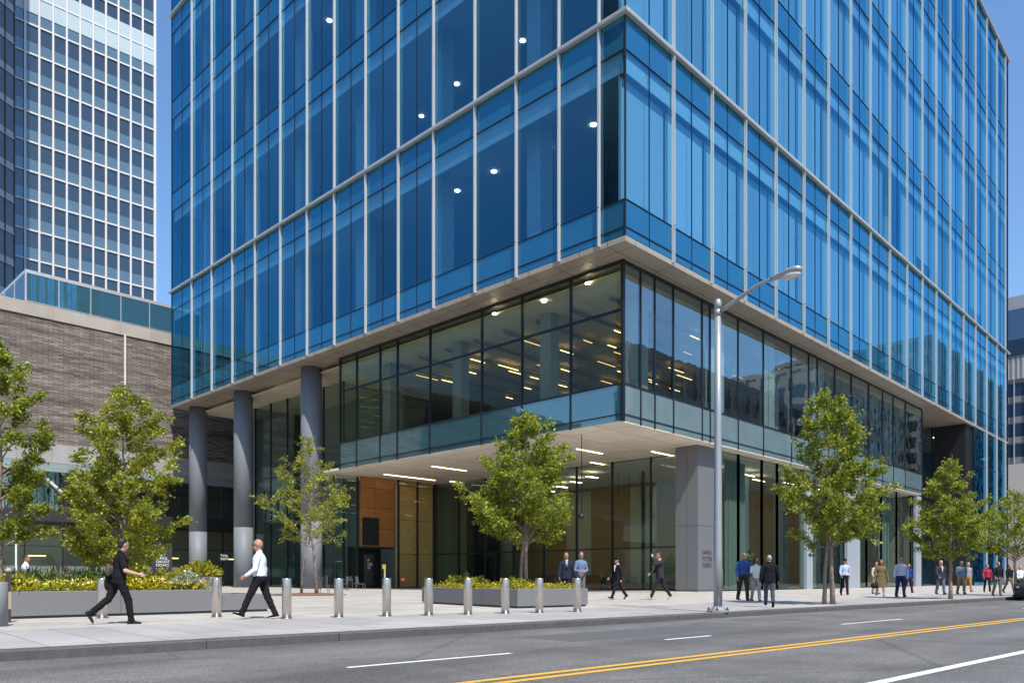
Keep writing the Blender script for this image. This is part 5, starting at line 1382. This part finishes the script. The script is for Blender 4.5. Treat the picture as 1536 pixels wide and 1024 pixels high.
crowd = "people walking along the pavement"
person("person in white shirt with a dark strap standing behind the long planter's grasses", 38, 904, 832, 80, "mid", "black", "short", ("white top",CW), "long", group=crowd, legs=((8,4),(-8,6)))
person("man in dark navy suit and tie beside the four-sided planter", 849, 900.5, 828, 175, "mid", "brown", "short", ("white inner",CW), "long", ("navy",(0.020,0.026,0.045)), jacket=("navy suit",(0.026,0.036,0.066)), tie=("dark tie",(0.012,0.014,0.03)), legs=((6,4),(-6,4)), arms=((-6,10,16),(8,10,16)), group=crowd)
person("woman in blue shirt and grey trousers, arms folded, next to the navy suit", 871, 900.5, 827, 165, "mid", "brown", "short", ("blue shirt",(0.13,0.19,0.30)), "rolled", ("grey trouser",(0.14,0.13,0.125)), woman=True, legs=((4,2),(-4,4)), arms=((5,10,70),(5,10,70)), inw=(50,50), group=crowd)
person("walker in black jacket and black cap striding in front of the lobby glass", 927, 898.5, 835, -110, "mid", "black", "short", ("white inner",CW), "long", jacket=("black jacket",(0.020,0.022,0.030)), hatc=("black cap",(0.012,0.012,0.015)), tie=None, legs=((24,4),(-24,12)), arms=((-14,8,20),(16,8,30)), group=crowd)
person("person in grey jacket raising one hand to the face, beside the corner pillar", 990, 899, 827, -95, "mid", "black", "short", ("pale inner",(0.5,0.45,0.42)), "long", ("dark trouser",(0.03,0.03,0.034)), ("tan shoe",(0.45,0.36,0.24)), jacket=("grey jacket",(0.045,0.046,0.052)), tie="none", legs=((26,4),(-22,14)), arms=((78,10,92),(14,8,45)), group=crowd)
person("man in bright blue sweater and brown trousers just past the lamp post", 1115, 901, 829, 172, "mid", "brown", "bald", ("blue sweater",(0.035,0.085,0.26)), "long", ("brown trouser",(0.07,0.055,0.045)), ("brown shoe",(0.12,0.05,0.04)), legs=((12,6),(-12,10)), arms=((-6,10,10),(8,10,14)), build=1.12, group=crowd)
person("woman in white top, pale trousers and long dark hair beside the man in blue", 1134, 902.5, 836, 178, "dark", "black", "long", ("white blouse",(0.68,0.66,0.66)), "short", ("grey beige trouser",(0.33,0.31,0.29)), ("brown shoe",(0.12,0.05,0.04)), woman=True, legs=((12,4),(-12,10)), group=crowd)
person("man in black jacket and blue jeans seen from behind, walking away past the lamp post", 1154, 910.5, 834, 12, "mid", "grey", "crop", ("black inner",CB), "long", ("blue jean",(0.055,0.065,0.10)), jacket=("black blazer",(0.014,0.015,0.018)), tie="none", legs=((16,4),(-10,16)), arms=((-8,10,12),(10,14,14)), build=1.08, group=crowd)
person("walker in pale blue shirt, black cap and black trousers behind the twin-stemmed street tree", 1267, 892.5, 838, 190, "mid", "black", "short", ("pale blue",(0.42,0.47,0.60)), "rolled", hatc=("black cap",(0.012,0.012,0.015)), woman=True, legs=((14,4),(-16,14)), group=crowd)
PW, AW, spw, outw, SW = person("woman in olive dress with long brown hair carrying a black bag", 1321, 894, 839, 182, "mid", "brown", "long", ("olive dress",(0.16,0.12,0.055)), "long", ("olive skirt",(0.15,0.115,0.055)), ("pale shoe",(0.5,0.45,0.38)), skirt=("olive skirt",(0.15,0.115,0.055)), woman=True, build=1.12, legs=((10,4),(-12,10)), arms=((4,14,12),(-4,12,14)), group=crowd)
person("person in beige clothes half hidden behind the woman in olive", 1314, 890.5, 842, 180, "mid", "brown", "short", ("beige top",(0.45,0.38,0.30)), "long", ("beige trouser",(0.42,0.36,0.29)), legs=((8,4),(-8,10)), group=crowd)
person("bald man in pale blue shirt and navy trousers walking towards the viewer", 1351, 895.5, 836, 180, "mid", "grey", "bald", ("pale blue shirt",(0.46,0.50,0.62)), "long", ("navy trouser",(0.022,0.034,0.10)), sunglasses=True, legs=((10,4),(-8,8)), arms=((-6,14,10),(8,14,12)), build=1.14, group=crowd)
person("person in deep blue top just behind the bald man in navy trousers", 1363, 889.5, 845, 185, "mid", "brown", "short", ("deep blue",(0.02,0.04,0.20)), "long", group=crowd)
person("man in dark vest over a white shirt and blue jeans, by the single-stemmed tree", 1411, 891.5, 840, 178, "light", "grey", "crop", ("white shirt b",CW), "long", ("faded jean",(0.10,0.13,0.20)), legs=((12,4),(-10,10)), build=1.12, group=crowd, jacket=("dark vest",(0.05,0.055,0.07)))
person("person in patterned grey-blue shirt and tan trousers just past the single-stemmed tree", 1442, 891.5, 841, 185, "mid", "grey", "crop", ("grey blue shirt",(0.17,0.22,0.28)), "long", ("tan trouser",(0.30,0.21,0.12)), build=1.15, legs=((10,4),(-10,8)), group=crowd)
person("blond person in ochre clothes behind the patterned shirt", 1452, 888.5, 844, 180, "light", "blond", "short", ("grey top",(0.28,0.27,0.27)), "long", ("ochre trouser",(0.36,0.20,0.04)), legs=((14,4),(-14,10)), group=crowd)
person("person in red and black top by the tower's far fins", 1481, 888, 846, 200, "mid", "black", "short", ("red top",(0.40,0.03,0.06)), "long", group=crowd)
person("man in black shirt and grey trousers near the parked car, walking this way", 1497, 894, 843, 185, "mid", "brown", "crop", ("black shirt",(0.020,0.022,0.028)), "rolled", ("grey trouser b",(0.15,0.14,0.125)), legs=((6,4),(-14,14)), build=1.06, group=crowd)
person("person in black top and olive trousers behind the parked car", 1514, 889, 846, 175, "mid", "brown", "crop", ("black top",CB), "long", ("olive trouser",(0.12,0.11,0.07)), group=crowd)
person("person in white shirt and dark trousers, last before the picture's edge", 1530, 889, 848, 185, "light", "grey", "crop", ("white shirt c",CW), "long", group=crowd)
person("seated-looking person in blue shirt by the glass behind the plaza chairs", 502, 881, 838, 180, "mid", "black", "crop", ("slate blue shirt",(0.10,0.16,0.26)), "long", hatc=("tan cap",(0.2,0.15,0.1)), legs=((2,2),(-2,2)))
ins_ = "people inside the lobby"
for i, (px, Z_, lb, sc_) in enumerate(((905, 58, "dim figure in an ochre top inside the lobby behind the walkers", (0.30,0.18,0.06)), (700, 70, "dim figure in a pale top inside the lobby behind the planter tree", (0.5,0.48,0.44)), (1070, 54, "seated-height figure in blue seen through the glass just behind the lamp post", (0.09,0.14,0.24)))):
    pf = HZ + F*CZ/Z_; person(lb, px, pf, pf-1.70/Z_*F, (170, 200, 150)[i], "mid", "black", "short", ("lobby top %d" % i, sc_), "long", group=ins_)
# red cloth held by the man in blue, bags
def bag(name, label, c, r, col, M3=None, strap=None, cat="bag"):
    t = thing(name, label, cat, tuple(c))
    mb = MB(); mb.ell(c, r, M3, 24, 16)
    inv3 = (M3 or Matrix.Identity(3)).inverted()
    for i, v in enumerate(mb.v):                              # square the ellipsoid off into a soft pouch, sagging at the top
        l = inv3 @ (Vector(v)-Vector(c)); q = [l[k]/r[k] for k in range(3)]
        q = [math.copysign(abs(x)**0.6, x) for x in q]
        if q[2] > 0.3: q[2] -= 0.25*(1-q[0]*q[0]); q[1] *= 0.7
        l = Vector([q[k]*r[k] for k in range(3)]) + Vector((0,0,0.012*mnoise.noise(l*14))); mb.v[i] = tuple(Vector(c) + ((M3 @ l) if M3 else l))
    o = mb.build("pouch", cloth_mat(name+str(col), col, 0.6), t, True)
    if strap:
        sb = MB(); sb.tube(strap, [(0.006, 0.018)]*len(strap), 6); sb.build("strap", cloth_mat("strap"+str(col), tuple(x*0.8 for x in col), 0.6), t, True)
    return t
rz1 = Matrix.Rotation(P1.rotation_euler.z, 3, "Z")
bag("shoulder_bag", "brown and taupe shoulder bag slung behind the man in black", out1((-0.11,-0.175,1.10)), (0.125,0.055,0.12), (0.12,0.085,0.07), rz1 @ Matrix.Rotation(R(18), 3, "Y"),
    [out1(p) for p in ((-0.14,-0.20,1.18),(-0.13,-0.17,1.32),(-0.04,-0.10,1.475),(0.10,0.0,1.50),(0.17,0.10,1.42),(0.17,0.16,1.25))])
bag("jacket_bundle", "black cloth bundle hanging at the hip of the man in black", out1((-0.20,-0.16,0.88)), (0.06,0.085,0.20), (0.016,0.016,0.018), rz1)
rzw_ = Matrix.Rotation(PW.rotation_euler.z, 3, "Z")
wl = Vector(AW[1][2])
bag("handbag", "black handbag hanging from the hand of the woman in olive", outw(wl + Vector((0.03,0.03,-0.33))), (0.17,0.10,0.14), (0.012,0.012,0.013), rzw_, [outw(wl+Vector(p)) for p in ((-0.08,0.03,-0.24),(0.0,0.03,-0.08),(0.08,0.03,-0.24))])
# ------------------------------------------------------------------ parked car (only its nose is in the picture)
ca = on_z(1534, 900.5, RZ); cu_ = (ca-K0).dot(U); cz = RZ
car = thing("parked_car", "dark grey saloon car parked at the kerb, cut off by the picture's edge", "car", uv(cu_+2.3, -1.15, RZ))
MC = Matrix.Translation(Vector(uv(cu_, -1.15, RZ))) @ Matrix.Rotation(math.atan2(U.y, U.x), 4, "Z")
paint_m = plain("dark grey car paint", (0.045,0.05,0.055), 0.22, 0.5, 0.03)
sec = [(0.0,0.52,0.28,0.62,0.60),(0.06,0.72,0.22,0.70,0.66),(0.25,0.84,0.18,0.76,0.72),(0.6,0.89,0.17,0.82,0.76),(1.1,0.91,0.17,0.92,0.80),(1.35,0.91,0.17,0.97,0.82),(2.4,0.92,0.17,1.0,0.84),(3.5,0.92,0.17,1.02,0.84),(4.1,0.89,0.18,1.02,0.80),(4.45,0.82,0.24,0.98,0.72),(4.58,0.66,0.34,0.88,0.6)]
cb_ = MB(); st = []
for x, hwid, zb_, zt_, sh_ in sec:
    st.append(len(cb_.v)); prof = [(-hwid*0.92,zb_),(-hwid,zb_+0.12),(-hwid*1.01,(zb_+sh_)/2),(-hwid*0.97,sh_),(-hwid*0.86,zt_),(-hwid*0.4,zt_+0.025),(hwid*0.4,zt_+0.025),(hwid*0.86,zt_),(hwid*0.97,sh_),(hwid*1.01,(zb_+sh_)/2),(hwid,zb_+0.12),(hwid*0.92,zb_)]
    cb_.v += [tuple(MC @ Vector((x, y, z))) for y, z in prof]
for i in range(len(st)-1):
    for k in range(12): k2 = (k+1) % 12; cb_.f.append((st[i]+k, st[i+1]+k, st[i+1]+k2, st[i]+k2)); cb_.m.append(0)
cb_.f.append(tuple(st[0]+k for k in range(12))); cb_.f.append(tuple(st[-1]+k for k in reversed(range(12)))); cb_.m += [0,0]
cbo = cb_.build("body", paint_m, car, True)
cabin = MB(); st = []
for x, z, wd_ in ((1.15,0.93,0.80),(1.95,1.40,0.62),(2.9,1.44,0.62),(3.6,1.32,0.62),(4.15,1.0,0.74)):
    st.append(len(cabin.v)); cabin.v += [tuple(MC @ Vector(p)) for p in ((x,-wd_,z),(x,wd_,z),(x,0.80,0.90),(x,-0.80,0.90))]
for i in range(len(st)-1):
    for k in range(4): k2 = (k+1) % 4; cabin.f.append((st[i]+k, st[i+1]+k, st[i+1]+k2, st[i]+k2)); cabin.m.append(0)
cabin.f += [tuple(st[0]+k for k in range(4)), tuple(st[-1]+k for k in reversed(range(4)))]; cabin.m += [0,0]
cabin.build("window", backed_glass("car glass", (0.01,0.012,0.014), (0.9,0.95,1.0), 0.15, 1.5), car)
MB().box(1.95,2.95,-0.58,0.58,1.43,1.465,0,MC).build("roof", paint_m, car)
for x, y in ((0.86,-0.80),(0.86,0.80),(3.65,-0.80),(3.65,0.80)):
    wb = MB(); a = MC @ Vector((x,y-0.11,0.32)); b_ = MC @ Vector((x,y+0.11,0.32)); wb.tube([a.lerp(b_,0.0), a.lerp(b_,0.12), a.lerp(b_,0.88), b_], [0.27,0.32,0.32,0.27], 24)
    wo_ = wb.build("wheel", plain("tyre rubber", (0.02,0.02,0.02), 0.8), car, True)
    rb = MB(); sgn = -1 if y < 0 else 1; rb.tube([MC @ Vector((x,y+sgn*0.07,0.32)), MC @ Vector((x,y+sgn*0.118,0.32))], [0.21,0.19], 16); rb.build("rim", plain("grey rim", (0.4,0.4,0.42), 0.3, 0.8), wo_)
for s_ in (-1,1):
    hb = MB(); hb.ell(MC @ Vector((0.13,0.56*s_,0.60)), (0.12,0.17,0.075), Matrix.Rotation(math.atan2(U.y,U.x), 3, "Z"), 14, 8); hb.build("headlight", plain("headlight lens", (0.55,0.58,0.6), 0.15), car, True)
MB().box(-0.015,0.06,-0.42,0.42,0.32,0.52,0,MC).build("grille", M["black"], car)
MB().box(0.1,4.4,-0.84,0.84,0.16,0.24,0,MC).build("underside", M["black"], car)
